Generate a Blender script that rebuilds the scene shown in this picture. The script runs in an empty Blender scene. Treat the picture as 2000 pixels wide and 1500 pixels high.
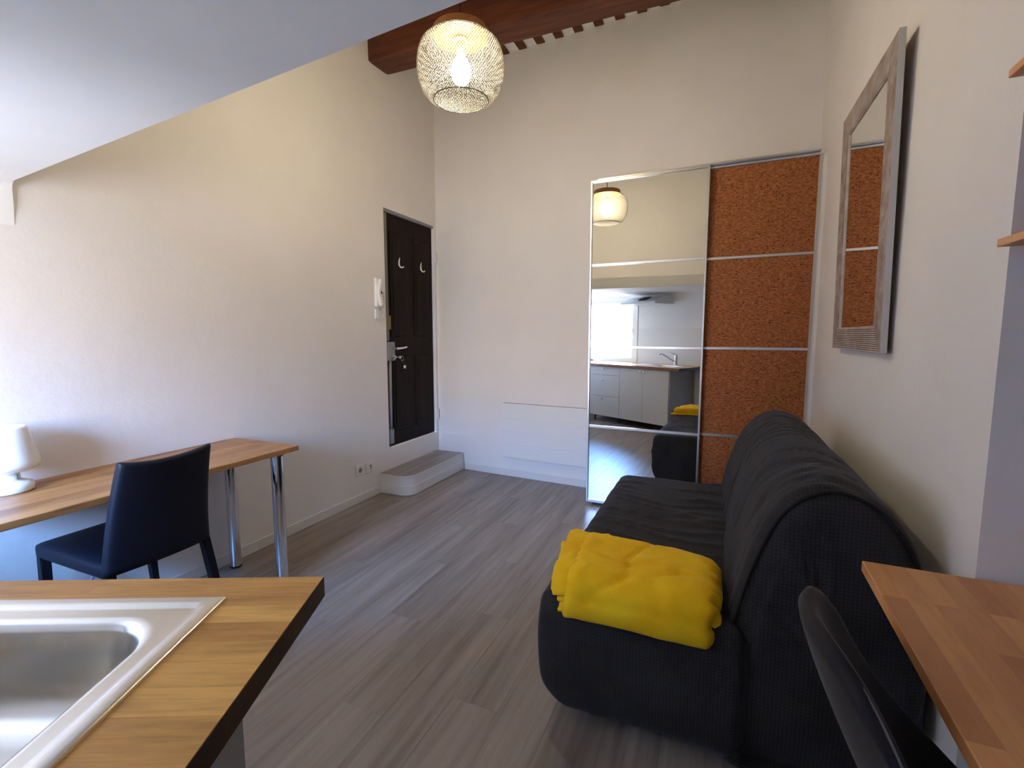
import bpy, bmesh, math, random
from mathutils import Vector, Matrix, Euler, noise
random.seed(7)
D = bpy.data
SC = bpy.context.scene
COL = SC.collection
R = math.radians

# ------------------------------------------------------------------ camera
cam = D.objects.new('camera', D.cameras.new('camera'))
COL.objects.link(cam)
cam.location = (0, 0, 1.35)
cam.rotation_euler = (R(90 - 5.9), 0, R(23.1))
cam.data.sensor_width = 36.0
cam.data.lens = 36.0 * 940 / 2000
cam.data.clip_start = 0.02
SC.camera = cam

# ------------------------------------------------------------------ view + daylight
SC.view_settings.view_transform = 'Standard'
SC.view_settings.look = 'None'
SC.view_settings.gamma = 1.0
SC.view_settings.use_curve_mapping = False
SC.view_settings.exposure = 0.35
SC.cycles.max_bounces = 12
SC.cycles.diffuse_bounces = 8
SC.cycles.glossy_bounces = 6
SC.cycles.transparent_max_bounces = 12
SC.cycles.sample_clamp_indirect = 0.0
SC.cycles.use_denoising = True

SKY_BLUE = (0.30, 0.92, 2.25, 1)
SKY_HAZE = (0.54, 0.50, 0.51, 1)
GROUND = (0.32, 0.315, 0.335, 1)
SKY_STRENGTH = 50.0
BULB_STRENGTH = 325.0

world = D.worlds.new('daylight_sky')
SC.world = world
world.use_nodes = True
nt = world.node_tree
nt.nodes.clear()
w_out = nt.nodes.new('ShaderNodeOutputWorld')
w_bg = nt.nodes.new('ShaderNodeBackground')
w_tc = nt.nodes.new('ShaderNodeTexCoord')
w_sep = nt.nodes.new('ShaderNodeSeparateXYZ')
w_ramp = nt.nodes.new('ShaderNodeValToRGB')
w_map = nt.nodes.new('ShaderNodeMapRange')
w_map.inputs['From Min'].default_value = -1
w_map.inputs['From Max'].default_value = 1
nt.links.new(w_tc.outputs['Generated'], w_sep.inputs[0])
nt.links.new(w_sep.outputs['Z'], w_map.inputs['Value'])
nt.links.new(w_map.outputs[0], w_ramp.inputs[0])
nt.links.new(w_ramp.outputs[0], w_bg.inputs['Color'])
nt.links.new(w_bg.outputs[0], w_out.inputs['Surface'])
w_bg.inputs['Strength'].default_value = SKY_STRENGTH
cr = w_ramp.color_ramp
cr.elements[0].position = 0.0
cr.elements[0].color = GROUND
cr.elements[1].position = 1.0
cr.elements[1].color = SKY_BLUE
for p, c in ((0.49, GROUND), (0.51, SKY_HAZE), (0.56, SKY_HAZE), (0.63, (0.50, 0.76, 1.40, 1)), (0.78, SKY_BLUE)):
    e = cr.elements.new(p)
    e.color = c

# kitchen frame: u runs left along the counter, v runs back towards the window wall
K_LOC = (-0.66, 0.65, 0.0)
K_ROT = (0, 0, math.atan2(-0.417, -0.909))
K_MAT = Matrix.Translation(K_LOC) @ Matrix.Rotation(K_ROT[2], 4, 'Z')
WIN = (1.25, 2.26, 0.935, 1.89)        # window opening u0,u1,z0,z1
portal = D.lights.new('window_portal', 'AREA')
portal.shape = 'RECTANGLE'
portal.size = WIN[1] - WIN[0]
portal.size_y = WIN[3] - WIN[2]
portal.cycles.is_portal = True
po = D.objects.new('window_portal', portal)
COL.objects.link(po)
# an area lamp shines along its -Z: turn that to -v (into the room)
po.matrix_world = K_MAT @ Matrix.Translation(((WIN[0] + WIN[1]) / 2, 0.812, (WIN[2] + WIN[3]) / 2)) @ Matrix.Rotation(R(-90), 4, 'X')

# ------------------------------------------------------------------ helpers
def obj(name, bm, mat, parent=None, loc=None, rot=None, smooth=False, **props):
    me = D.meshes.new(name)
    bmesh.ops.recalc_face_normals(bm, faces=bm.faces[:])
    bm.to_mesh(me)
    bm.free()
    if smooth:
        for p in me.polygons:
            p.use_smooth = True
    if smooth == 'auto':
        me.set_sharp_from_angle(angle=R(40))
    o = D.objects.new(name, me)
    COL.objects.link(o)
    for m in (mat if isinstance(mat, (list, tuple)) else [mat]):
        me.materials.append(m)
    if parent:
        o.parent = parent
    if loc:
        o.location = loc
    if rot:
        o.rotation_euler = rot
    for k, v in props.items():
        o[k] = v
    return o

def tag(o, label, cat, group=None):
    o['label'] = label
    o['category'] = cat
    if group:
        o['group'] = group
    return o

def thing(name, label, cat, loc=(0, 0, 0), rot=(0, 0, 0), group=None):
    o = D.objects.new(name, None)
    COL.objects.link(o)
    o.empty_display_size = 0.05
    o.location = loc
    o.rotation_euler = rot
    return tag(o, label, cat, group)

def structure(o):
    o['kind'] = 'structure'
    return o

def BM():
    return bmesh.new()

def box(bm, x0, x1, y0, y1, z0, z1, bev=0.0, seg=2, mat=0):
    t = bmesh.new()
    bmesh.ops.create_cube(t, size=1)
    for v in t.verts:
        v.co = ((x0 + x1) / 2 + v.co.x * (x1 - x0), (y0 + y1) / 2 + v.co.y * (y1 - y0), (z0 + z1) / 2 + v.co.z * (z1 - z0))
    if bev:
        bmesh.ops.bevel(t, geom=t.edges[:], offset=bev, segments=seg, profile=0.5, affect='EDGES')
    join(bm, t, mat)
    return bm

def join(bm, t, mat=0):
    mp = {}
    for v in t.verts:
        mp[v] = bm.verts.new(v.co)
    for f in t.faces:
        try:
            nf = bm.faces.new([mp[v] for v in f.verts])
            nf.material_index = mat
        except ValueError:
            pass
    t.free()

def lathe(bm, prof, c=(0, 0, 0), seg=32, cap=True, axis='Z', mat=0):
    rings = []
    for r, h in prof:
        ring = []
        for i in range(seg):
            a = 2 * math.pi * i / seg
            p = (r * math.cos(a), r * math.sin(a), h)
            if axis == 'Y':
                p = (p[0], p[2], p[1])
            elif axis == 'X':
                p = (p[2], p[0], p[1])
            ring.append(bm.verts.new((c[0] + p[0], c[1] + p[1], c[2] + p[2])))
        rings.append(ring)
    for a, b in zip(rings, rings[1:]):
        for i in range(seg):
            f = bm.faces.new((a[i], a[(i + 1) % seg], b[(i + 1) % seg], b[i]))
            f.material_index = mat
    if cap:
        for ring in (rings[0], rings[-1]):
            f = bm.faces.new(ring)
            f.material_index = mat
    return bm

def tube(bm, pts, r, seg=8, closed=False, mat=0):
    pts = [Vector(p) for p in pts]
    n = len(pts)
    rings = []
    up = Vector((0.13, 0.29, 0.95))
    for i, p in enumerate(pts):
        if closed:
            d = pts[(i + 1) % n] - pts[i - 1]
        else:
            d = pts[min(i + 1, n - 1)] - pts[max(i - 1, 0)]
        d.normalize()
        s = d.cross(up)
        if s.length < 1e-3:
            s = d.cross(Vector((1, 0, 0)))
        s.normalize()
        t = s.cross(d)
        rr = r[i] if isinstance(r, (list, tuple)) else r
        rings.append([bm.verts.new(p + s * (rr * math.cos(2 * math.pi * k / seg)) + t * (rr * math.sin(2 * math.pi * k / seg))) for k in range(seg)])
    for i in range(n if closed else n - 1):
        a, b = rings[i], rings[(i + 1) % n]
        for k in range(seg):
            f = bm.faces.new((a[k], a[(k + 1) % seg], b[(k + 1) % seg], b[k]))
            f.material_index = mat
    if not closed:
        bm.faces.new(rings[0]).material_index = mat
        bm.faces.new(rings[-1]).material_index = mat
    return bm

def prism(bm, pts, z0, z1, mat=0):
    lo = [bm.verts.new((x, y, z0)) for x, y in pts]
    hi = [bm.verts.new((x, y, z1)) for x, y in pts]
    n = len(pts)
    fs = [bm.faces.new(lo), bm.faces.new(hi)]
    for i in range(n):
        fs.append(bm.faces.new((lo[i], lo[(i + 1) % n], hi[(i + 1) % n], hi[i])))
    for f in fs:
        f.material_index = mat
    return bm

def rounded_box(bm, x0, x1, y0, y1, z0, z1, r, cell=0.03, fn=None):
    """box with a dense grid and round edges; fn(p, q) may move each vertex (q = 0..1 coordinates)"""
    h = Vector(((x1 - x0) / 2, (y1 - y0) / 2, (z1 - z0) / 2))
    c = Vector(((x1 + x0) / 2, (y1 + y0) / 2, (z1 + z0) / 2))
    nx, ny, nz = [max(4, int(round(2 * a / cell))) for a in h]
    vs = {}
    def vert(i, j, k):
        key = (i, j, k)
        if key not in vs:
            q = Vector((i / nx, j / ny, k / nz))
            # concentrate samples near the edges
            p = Vector([(2 * a - 1) * b for a, b in zip([0.5 - 0.5 * math.cos(math.pi * a) * (1 if True else 1) if False else a for a in q], h)])
            inner = Vector([max(-(b - r if b > r else 0), min(b - r if b > r else 0, a)) for a, b in zip(p, h)])
            d = p - inner
            m = max(abs(d.x), abs(d.y), abs(d.z))
            if m > 1e-9:
                rr = Vector((min(r, h.x), min(r, h.y), min(r, h.z)))
                u = Vector((d.x / rr.x, d.y / rr.y, d.z / rr.z))
                mm = max(abs(u.x), abs(u.y), abs(u.z))
                u = u * (mm / u.length) if u.length > 0 else u
                p = inner + Vector((u.x * rr.x, u.y * rr.y, u.z * rr.z))
            p = p + c
            if fn:
                p = fn(p, q)
            vs[key] = bm.verts.new(p)
        return vs[key]
    for i in range(nx):
        for j in range(ny):
            for k in (0, nz):
                bm.faces.new((vert(i, j, k), vert(i + 1, j, k), vert(i + 1, j + 1, k), vert(i, j + 1, k)))
    for i in range(nx):
        for k in range(nz):
            for j in (0, ny):
                bm.faces.new((vert(i, j, k), vert(i + 1, j, k), vert(i + 1, j, k + 1), vert(i, j, k + 1)))
    for j in range(ny):
        for k in range(nz):
            for i in (0, nx):
                bm.faces.new((vert(i, j, k), vert(i, j + 1, k), vert(i, j + 1, k + 1), vert(i, j, k + 1)))
    return bm

def fbm(p, s=1.0, seed=0.0):
    v = Vector((p[0] * s + seed, p[1] * s - seed * 1.7, p[2] * s + seed * 0.6))
    return noise.noise(v) + 0.5 * noise.noise(v * 2.1)

# ------------------------------------------------------------------ materials
class N:
    """tiny node builder around a Principled shader"""
    def __init__(s, name, color=(0.8, 0.8, 0.8), rough=0.5, metal=0.0, spec=0.5):
        s.m = D.materials.new(name)
        s.m.use_nodes = True
        s.t = s.m.node_tree
        s.p = s.t.nodes['Principled BSDF']
        s.p.inputs['Base Color'].default_value = (*color, 1)
        s.p.inputs['Roughness'].default_value = rough
        s.p.inputs['Metallic'].default_value = metal
        s.p.inputs['Specular IOR Level'].default_value = spec
    def new(s, typ, **kw):
        n = s.t.nodes.new(typ)
        for k, v in kw.items():
            if k in n.inputs:
                n.inputs[k].default_value = v
            else:
                setattr(n, k, v)
        return n
    def link(s, a, b):
        s.t.links.new(a, b)
    def coords(s, scale=(1, 1, 1), rot=(0, 0, 0), kind='Object', random_shift=False):
        tc = s.new('ShaderNodeTexCoord')
        mp = s.new('ShaderNodeMapping')
        mp.inputs['Scale'].default_value = scale
        mp.inputs['Rotation'].default_value = rot
        s.link(tc.outputs[kind], mp.inputs['Vector'])
        if random_shift:
            oi = s.new('ShaderNodeObjectInfo')
            vm = s.new('ShaderNodeVectorMath', operation='SCALE')
            vm.inputs[0].default_value = (37.0, 71.0, 13.0)
            s.link(oi.outputs['Random'], vm.inputs['Scale'])
            s.link(vm.outputs[0], mp.inputs['Location'])
        return mp.outputs[0]
    def noise(s, vec, scale=5.0, detail=4.0, rough=0.55):
        n = s.new('ShaderNodeTexNoise')
        n.inputs['Scale'].default_value = scale
        n.inputs['Detail'].default_value = detail
        n.inputs['Roughness'].default_value = rough
        s.link(vec, n.inputs['Vector'])
        return n.outputs['Fac']
    def ramp(s, fac, stops):
        r = s.new('ShaderNodeValToRGB')
        e = r.color_ramp.elements
        while len(e) < len(stops):
            e.new(0.5)
        for el, (p, c) in zip(e, stops):
            el.position = p
            el.color = (*c, 1) if len(c) == 3 else c
        s.link(fac, r.inputs[0])
        return r.outputs[0]
    def mix(s, fac, a, b, mode='MIX'):
        m = s.new('ShaderNodeMix', data_type='RGBA', blend_type=mode)
        for sock, v in ((m.inputs[0], fac), (m.inputs[6], a), (m.inputs[7], b)):
            if isinstance(v, (int, float)):
                sock.default_value = v
            elif isinstance(v, tuple):
                sock.default_value = (*v, 1)
            else:
                s.link(v, sock)
        return m.outputs[2]
    def color(s, out):
        s.link(out, s.p.inputs['Base Color'])
        return s
    def bump(s, h, strength=0.2, dist=0.01):
        b = s.new('ShaderNodeBump')
        b.inputs['Strength'].default_value = strength
        b.inputs['Distance'].default_value = dist
        s.link(h, b.inputs['Height'])
        s.link(b.outputs[0], s.p.inputs['Normal'])
        return s

def plain(name, c, rough=0.5, metal=0.0, spec=0.5):
    return N(name, c, rough, metal, spec).m

def plaster(name, c, bump=0.12):
    n = N(name, c, 0.85, 0, 0.2)
    v = n.coords()
    a = n.noise(v, 2.2, 3)
    col = n.ramp(a, [(0.3, tuple(x * 0.97 for x in c)), (0.7, tuple(min(1, x * 1.02) for x in c))])
    n.color(col)
    h = n.noise(v, 9.0, 5, 0.6)
    n.bump(h, bump, 0.02)
    return n.m

def staved_wood(name, light, dark, along='X', stave=0.045, length=0.55, rough=0.38, grain=1.0, across_noise=26):
    n = N(name, light, rough, 0, 0.4)
    rot = (0, 0, 0) if along == 'X' else (0, 0, R(90))
    v = n.coords(rot=rot)
    br = n.new('ShaderNodeTexBrick', offset=0.37, offset_frequency=2)
    br.inputs['Scale'].default_value = 1.0
    br.inputs['Brick Width'].default_value = length
    br.inputs['Row Height'].default_value = stave
    br.inputs['Mortar Size'].default_value = 0.0
    br.inputs['Color1'].default_value = (0, 0, 0, 1)
    br.inputs['Color2'].default_value = (1, 1, 1, 1)
    br.inputs['Bias'].default_value = 0.0
    n.link(v, br.inputs['Vector'])
    mid = tuple((a + b) / 2 for a, b in zip(light, dark))
    base = n.ramp(br.outputs['Color'], [(0.0, dark), (0.35, mid), (0.65, light), (1.0, tuple(a * 0.55 + b * 0.45 for a, b in zip(light, dark)))])
    # grain, shifted per stave
    sep = n.new('ShaderNodeVectorMath', operation='MULTIPLY_ADD')
    sep.inputs[1].default_value = (9, 9, 9)
    n.link(br.outputs['Color'], sep.inputs[0])
    mp = n.new('ShaderNodeMapping')
    mp.inputs['Scale'].default_value = (3.0, across_noise, across_noise)
    n.link(v, mp.inputs['Vector'])
    n.link(mp.outputs[0], sep.inputs[2])
    g = n.noise(sep.outputs[0], 1.6, 6, 0.62)
    gr = n.ramp(g, [(0.32, (0.62, 0.55, 0.5)), (0.55, (1, 1, 1)), (0.75, (1.08, 1.06, 1.02))])
    mp2 = n.new('ShaderNodeMapping')
    mp2.inputs['Scale'].default_value = (7.0, across_noise * 9, across_noise * 9)
    n.link(v, mp2.inputs['Vector'])
    pores = n.ramp(n.noise(mp2.outputs[0], 1.3, 3, 0.5), [(0.36, (0.72, 0.66, 0.6)), (0.50, (1, 1, 1))])
    gr = n.mix(0.45, gr, pores, 'MULTIPLY')
    n.color(n.mix(0.75 * grain, base, gr, 'MULTIPLY'))
    n.bump(g, 0.06, 0.002)
    return n.m

M = {}
M['wall'] = plaster('cream_wall_paint', (0.815, 0.785, 0.76))
M['wall_kitchen'] = plaster('white_kitchen_paint', (0.80, 0.795, 0.78))
M['wall_passage'] = plaster('bounce_cut_wall_paint', (0.26, 0.235, 0.21))  # invented dark tone for unseen walls, cuts light bounced from behind the camera
M['soffit'] = plaster('white_ceiling_paint', (0.87, 0.87, 0.86), 0.08)
M['white_trim'] = plain('white_gloss_trim', (0.74, 0.73, 0.71), 0.35)
M['radiator'] = plain('white_radiator_enamel', (0.80, 0.80, 0.79), 0.3)
M['oak'] = staved_wood('oiled_oak_worktop', (0.94, 0.56, 0.16), (0.56, 0.27, 0.072), 'X', 0.047, 0.62, 0.36, 1.0)
M['oak_dark'] = staved_wood('oak_unlit_end_grain', (0.060, 0.026, 0.010), (0.035, 0.014, 0.006), 'X', 0.047, 0.4, 0.5)  # end of the worktop, shade of its unlit side put into the colour
M['oak_front'] = staved_wood('oak_front_edge', (0.34, 0.165, 0.075), (0.26, 0.12, 0.055), 'X', 0.3, 0.6, 0.45)
M['desk_oak'] = staved_wood('oak_desk_top', (0.50, 0.245, 0.085), (0.30, 0.125, 0.042), 'Y', 0.05, 0.5, 0.4)
M['beech'] = staved_wood('beech_desk_top', (0.80, 0.41, 0.16), (0.54, 0.24, 0.095), 'Y', 0.045, 0.42, 0.42, 0.5, 14)
M['shelf_wood'] = staved_wood('shelf_wood', (0.72, 0.36, 0.16), (0.6, 0.28, 0.12), 'Y', 0.3, 2.0, 0.45, 0.6)
M['chrome'] = plain('polished_chrome', (0.78, 0.78, 0.80), 0.08, 1.0)
M['steel'] = N('satin_steel', (0.72, 0.72, 0.71), 0.26, 1.0)
_v = M['steel'].coords(scale=(4, 260, 4))
M['steel'].bump(M['steel'].noise(_v, 1.0, 2), 0.03, 0.001)
M['steel'] = M['steel'].m
M['alu'] = plain('brushed_aluminium', (0.72, 0.73, 0.75), 0.32, 1.0)
M['mirror'] = plain('silver_mirror', (0.90, 0.92, 0.91), 0.0, 1.0)
M['rubber'] = plain('black_rubber', (0.015, 0.015, 0.017), 0.6)
M['dark_gap'] = plain('dark_plastic', (0.03, 0.03, 0.03), 0.6)
M['white_plastic'] = plain('white_plastic', (0.80, 0.79, 0.76), 0.35)
M['grey_metal'] = plain('grey_painted_metal', (0.28, 0.28, 0.27), 0.4, 0.3)
M['olive_paint'] = plain('olive_grey_paint', (0.17, 0.16, 0.12), 0.5)
M['cabinet'] = plain('off_white_cabinet_front', (0.66, 0.65, 0.62), 0.4)
M['cabinet_side'] = plain('grey_cabinet_side', (0.30, 0.29, 0.275), 0.55)
M['hood'] = plain('white_hood_enamel', (0.62, 0.66, 0.70), 0.3)
M['backsplash'] = plain('backsplash_panel', (0.68, 0.68, 0.68), 0.3)
M['lamp_opal'] = N('opal_white_glass', (0.86, 0.88, 0.90), 0.08, 0, 0.5)
M['lamp_opal'].p.inputs['Subsurface Weight'].default_value = 0.25
M['lamp_opal'].p.inputs['Subsurface Radius'].default_value = (0.05, 0.05, 0.05)
M['lamp_opal'] = M['lamp_opal'].m
M['cable'] = plain('clear_blue_cable', (0.35, 0.42, 0.55), 0.2)
M['brass'] = plain('aged_brass', (0.30, 0.14, 0.05), 0.45, 0.6)

n = N('grey_oak_laminate', (0.25, 0.21, 0.18), 0.38, 0, 0.45)
v = n.coords(scale=(22, 1.3, 22), random_shift=True)
g1 = n.noise(v, 1.0, 6, 0.62)
v2 = n.coords(scale=(7, 0.7, 7), random_shift=True)
g2 = n.noise(v2, 1.0, 3, 0.5)
c1 = n.ramp(g1, [(0.28, (0.195, 0.158, 0.138)), (0.5, (0.302, 0.258, 0.228)), (0.72, (0.375, 0.328, 0.294))])
c2 = n.ramp(g2, [(0.3, (0.80, 0.78, 0.76)), (0.7, (1.08, 1.07, 1.06))])
c3 = n.mix(0.8, c1, c2, 'MULTIPLY')
oi = n.new('ShaderNodeObjectInfo')
tone = n.ramp(oi.outputs['Random'], [(0.0, (0.94, 0.93, 0.92)), (1.0, (1.06, 1.05, 1.05))])
n.color(n.mix(1.0, c3, tone, 'MULTIPLY'))
n.bump(g1, 0.08, 0.002)
M['laminate'] = n.m

n = N('stained_dark_beam', (0.10, 0.035, 0.016), 0.55, 0, 0.35)
v = n.coords(scale=(1.2, 16, 16))
g = n.noise(v, 1.5, 7, 0.65)
col = n.ramp(g, [(0.3, (0.050, 0.013, 0.005)), (0.55, (0.135, 0.038, 0.014)), (0.78, (0.22, 0.070, 0.028))])
n.color(col)
n.bump(g, 0.35, 0.01)
M['beam'] = n.m

n = N('dark_door_wood', (0.018, 0.011, 0.008), 0.6, 0, 0.15)
v = n.coords(scale=(14, 14, 1.2))
g = n.noise(v, 1.5, 6, 0.6)
n.color(n.ramp(g, [(0.3, (0.007, 0.004, 0.003)), (0.7, (0.018, 0.010, 0.007))]))
n.bump(g, 0.15, 0.004)
M['door'] = n.m

n = N('cork_sheet', (0.30, 0.12, 0.045), 0.75, 0, 0.2)
v = n.coords(scale=(1, 1, 2.0))
g = n.noise(v, 48.0, 5, 0.62)
base = n.ramp(g, [(0.30, (0.17, 0.052, 0.017)), (0.5, (0.34, 0.118, 0.042)), (0.72, (0.50, 0.20, 0.08))])
vo = n.new('ShaderNodeTexVoronoi', feature='F1')
vo.inputs['Scale'].default_value = 55.0
n.link(v, vo.inputs['Vector'])
vsp = n.new('ShaderNodeSeparateColor')
n.link(vo.outputs['Color'], vsp.inputs[0])
pick = n.ramp(vsp.outputs[0], [(0.82, (0, 0, 0)), (0.84, (1, 1, 1))])
near = n.ramp(vo.outputs['Distance'], [(0.22, (1, 1, 1)), (0.36, (0, 0, 0))])
spot = n.mix(1.0, pick, near, 'MULTIPLY')
n.color(n.mix(spot, base, (0.035, 0.010, 0.005)))
n.bump(g, 0.25, 0.002)
M['cork'] = n.m

def waffle(name, c, size=30.0):
    n = N(name, c, 0.9, 0, 0.15)
    n.p.inputs['Sheen Weight'].default_value = 0.12
    n.p.inputs['Sheen Roughness'].default_value = 0.4
    n.p.inputs['Sheen Tint'].default_value = (0.75, 0.8, 1.0, 1)
    v = n.coords()
    geo = n.new('ShaderNodeNewGeometry')
    sq = n.new('ShaderNodeVectorMath', operation='MULTIPLY')
    n.link(geo.outputs['True Normal'], sq.inputs[0])
    n.link(geo.outputs['True Normal'], sq.inputs[1])
    inv = n.new('ShaderNodeVectorMath', operation='SUBTRACT')
    inv.inputs[0].default_value = (1, 1, 1)
    n.link(sq.outputs[0], inv.inputs[1])
    sp = n.new('ShaderNodeSeparateXYZ')
    n.link(inv.outputs[0], sp.inputs[0])
    bumps = None
    for ax in 'XYZ':
        wv = n.new('ShaderNodeTexWave', wave_type='BANDS', bands_direction=ax)
        wv.inputs['Scale'].default_value = size
        wv.inputs['Distortion'].default_value = 0.0
        n.link(v, wv.inputs['Vector'])
        ml = n.new('ShaderNodeMath', operation='MULTIPLY')
        n.link(wv.outputs['Fac'], ml.inputs[0])
        n.link(sp.outputs[ax], ml.inputs[1])
        if bumps is None:
            bumps = ml.outputs[0]
        else:
            mm = n.new('ShaderNodeMath', operation='ADD')
            n.link(bumps, mm.inputs[0])
            n.link(ml.outputs[0], mm.inputs[1])
            bumps = mm.outputs[0]
    big = n.noise(v, 6.0, 4)
    col = n.ramp(big, [(0.3, tuple(x * 0.8 for x in c)), (0.7, tuple(x * 1.2 for x in c))])
    dv = n.new('ShaderNodeMath', operation='MULTIPLY')
    dv.inputs[1].default_value = 0.5
    n.link(bumps, dv.inputs[0])
    wr = n.ramp(dv.outputs[0], [(0.2, (0.55, 0.55, 0.55)), (0.8, (1.35, 1.35, 1.35))])
    n.color(n.mix(0.5, col, wr, 'MULTIPLY'))
    n.bump(bumps, 0.3, 0.0015)
    return n.m
M['sofa'] = waffle('charcoal_waffle_cover', (0.033, 0.032, 0.035))
M['piping'] = plain('charcoal_piping', (0.016, 0.016, 0.018), 0.9, 0, 0.2)

n = N('yellow_plush', (0.72, 0.40, 0.012), 0.85, 0, 0.15)
n.p.inputs['Sheen Weight'].default_value = 0.5
n.p.inputs['Sheen Roughness'].default_value = 0.35
n.p.inputs['Sheen Tint'].default_value = (1.0, 0.8, 0.25, 1)
v = n.coords()
g = n.noise(v, 9.0, 4)
n.color(n.ramp(g, [(0.3, (0.88, 0.48, 0.008)), (0.7, (0.99, 0.64, 0.020))]))
n.bump(n.noise(v, 26.0, 4), 0.25, 0.006)
M['yellow'] = n.m

n = N('navy_black_leatherette', (0.006, 0.0065, 0.013), 0.5, 0, 0.25)
v = n.coords()
n.bump(n.noise(v, 180.0, 2), 0.08, 0.001)
M['chair_dark'] = n.m
n = N('grey_brown_suede', (0.085, 0.075, 0.08), 0.8, 0, 0.2)
n.p.inputs['Sheen Weight'].default_value = 0.15
n.p.inputs['Sheen Roughness'].default_value = 0.4
v = n.coords()
n.color(n.ramp(n.noise(v, 12, 4), [(0.3, (0.022, 0.018, 0.020)), (0.7, (0.032, 0.027, 0.029))]))
M['chair_grey'] = n.m
M['stitch'] = plain('pale_stitching', (0.20, 0.17, 0.17), 0.7)

n = N('whitewashed_wood', (0.42, 0.36, 0.33), 0.7, 0, 0.2)
v = n.coords(scale=(10, 10, 10))
g = n.noise(v, 1.6, 6, 0.65)
n.color(n.ramp(g, [(0.3, (0.22, 0.15, 0.12)), (0.5, (0.34, 0.27, 0.24)), (0.72, (0.48, 0.43, 0.41))]))
n.bump(g, 0.2, 0.003)
M['whitewash'] = n.m
M['frame_side'] = plain('pale_grey_frame_side', (0.55, 0.54, 0.53), 0.6)
n = N('whitewashed_rib', (0.6, 0.5, 0.46), 0.7, 0, 0.2)
g = n.noise(n.coords(scale=(6, 6, 6)), 2.0, 5, 0.6)
n.color(n.ramp(g, [(0.3, (0.42, 0.32, 0.27)), (0.7, (0.66, 0.57, 0.52))]))
M['rib'] = n.m
M['groove'] = plain('brown_groove', (0.14, 0.085, 0.065), 0.8)
M['lamp_wood'] = staved_wood('lamp_bamboo', (0.48, 0.22, 0.075), (0.38, 0.16, 0.05), 'X', 0.3, 2.0, 0.5, 0.6)
M['lamp_wire'] = plain('darkened_white_mesh', (0.13, 0.127, 0.118), 0.5)  # white mesh darkened in the colour to hold back the bulb's glare
M['bulb_socket'] = plain('ivory_lamp_holder', (0.62, 0.50, 0.30), 0.5)

n = N('lit_bulb', (1, 1, 1), 0.4)
n.p.inputs['Emission Color'].default_value = (1.0, 0.84, 0.56, 1)
n.p.inputs['Emission Strength'].default_value = BULB_STRENGTH
M['bulb'] = n.m

gm = D.materials.new('window_glass')
gm.use_nodes = True
t = gm.node_tree
t.nodes.clear()
o_ = t.nodes.new('ShaderNodeOutputMaterial')
mx = t.nodes.new('ShaderNodeMixShader')
tr = t.nodes.new('ShaderNodeBsdfTransparent')
gl = t.nodes.new('ShaderNodeBsdfGlossy')
gl.inputs['Roughness'].default_value = 0.02
fr = t.nodes.new('ShaderNodeFresnel')
fr.inputs['IOR'].default_value = 1.3
t.links.new(fr.outputs[0], mx.inputs[0])
t.links.new(tr.outputs[0], mx.inputs[1])
t.links.new(gl.outputs[0], mx.inputs[2])
t.links.new(mx.outputs[0], o_.inputs[0])
M['glass'] = gm

# ------------------------------------------------------------------ room shell
XL, XR = -2.611, 0.585            # left wall, right wall
CZ = 3.815                          # high ceiling
SOF = 1.952                       # low kitchen ceiling
BW_ROT = math.atan2(-0.105, 1.287)
BW_LOC = (XL, 4.201, 0)           # back wall frame: x along the wall, -y into the room
def bw(x, y=0, z=0):
    c, s = math.cos(BW_ROT), math.sin(BW_ROT)
    return (BW_LOC[0] + x * c - y * s, BW_LOC[1] + x * s + y * c, z)

# sub-floor + planks
bm = BM()
box(bm, XL - 0.3, 1.5, -2.1, 4.6, -0.12, -0.012)
floor = structure(obj('floor', bm, M['dark_gap']))
bm = BM()
PW, PL = 0.185, 1.24
box(bm, -PW / 2 + 0.0002, PW / 2 - 0.0002, -PL / 2 + 0.0002, PL / 2 - 0.0002, -0.012, 0, 0.0005, 1)
plank0 = None
row = 0
x = XL - 0.10
while x < 1.25:
    off = (row * 0.43) % 1.0 * PL
    y = -1.9 - off
    while y < 4.45:
        if y + PL > -1.7:
            if plank0 is None:
                plank0 = obj('plank', bm, M['laminate'], floor)
                p = plank0
            else:
                p = plank0.copy()
                COL.objects.link(p)
                p.parent = floor
            p.location = (x + PW / 2, y + PL / 2, 0)
        y += PL
    x += PW
    row += 1

# left wall with the raised door opening
DY0, DY1, DZ0, DZ1 = 3.385, 4.168, 0.352, 2.402
bm = BM()
LW = XL - 0.25
box(bm, LW, XL, -1.2, DY0, 0, CZ)
box(bm, LW, XL, DY0, DY1, 0, DZ0 - 0.001)
prism_pts = [(LW, DY0), (XL, DY0), (XL, DY1), (LW, DY1)]
box(bm, LW, XL, DY0, DY1, DZ1, CZ)
box(bm, LW, XL, DY1, 4.45, 0, CZ)
structure(obj('wall_left', bm, M['wall']))

# back wall
bm = BM()
box(bm, -0.02, 3.9, 0, 0.2, 0, CZ)
structure(obj('wall_back', bm, M['wall'], loc=BW_LOC, rot=(0, 0, BW_ROT)))

# right wall and the recess beside it
bm = BM()
box(bm, XR, XR + 0.75, 1.435, 4.1, 0, CZ)
structure(obj('wall_right', bm, M['wall']))
bm = BM()
box(bm, 1.12, 1.30, -1.6, 1.435, 0, CZ)
structure(obj('wall_recess', bm, M['wall_passage']))

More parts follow.
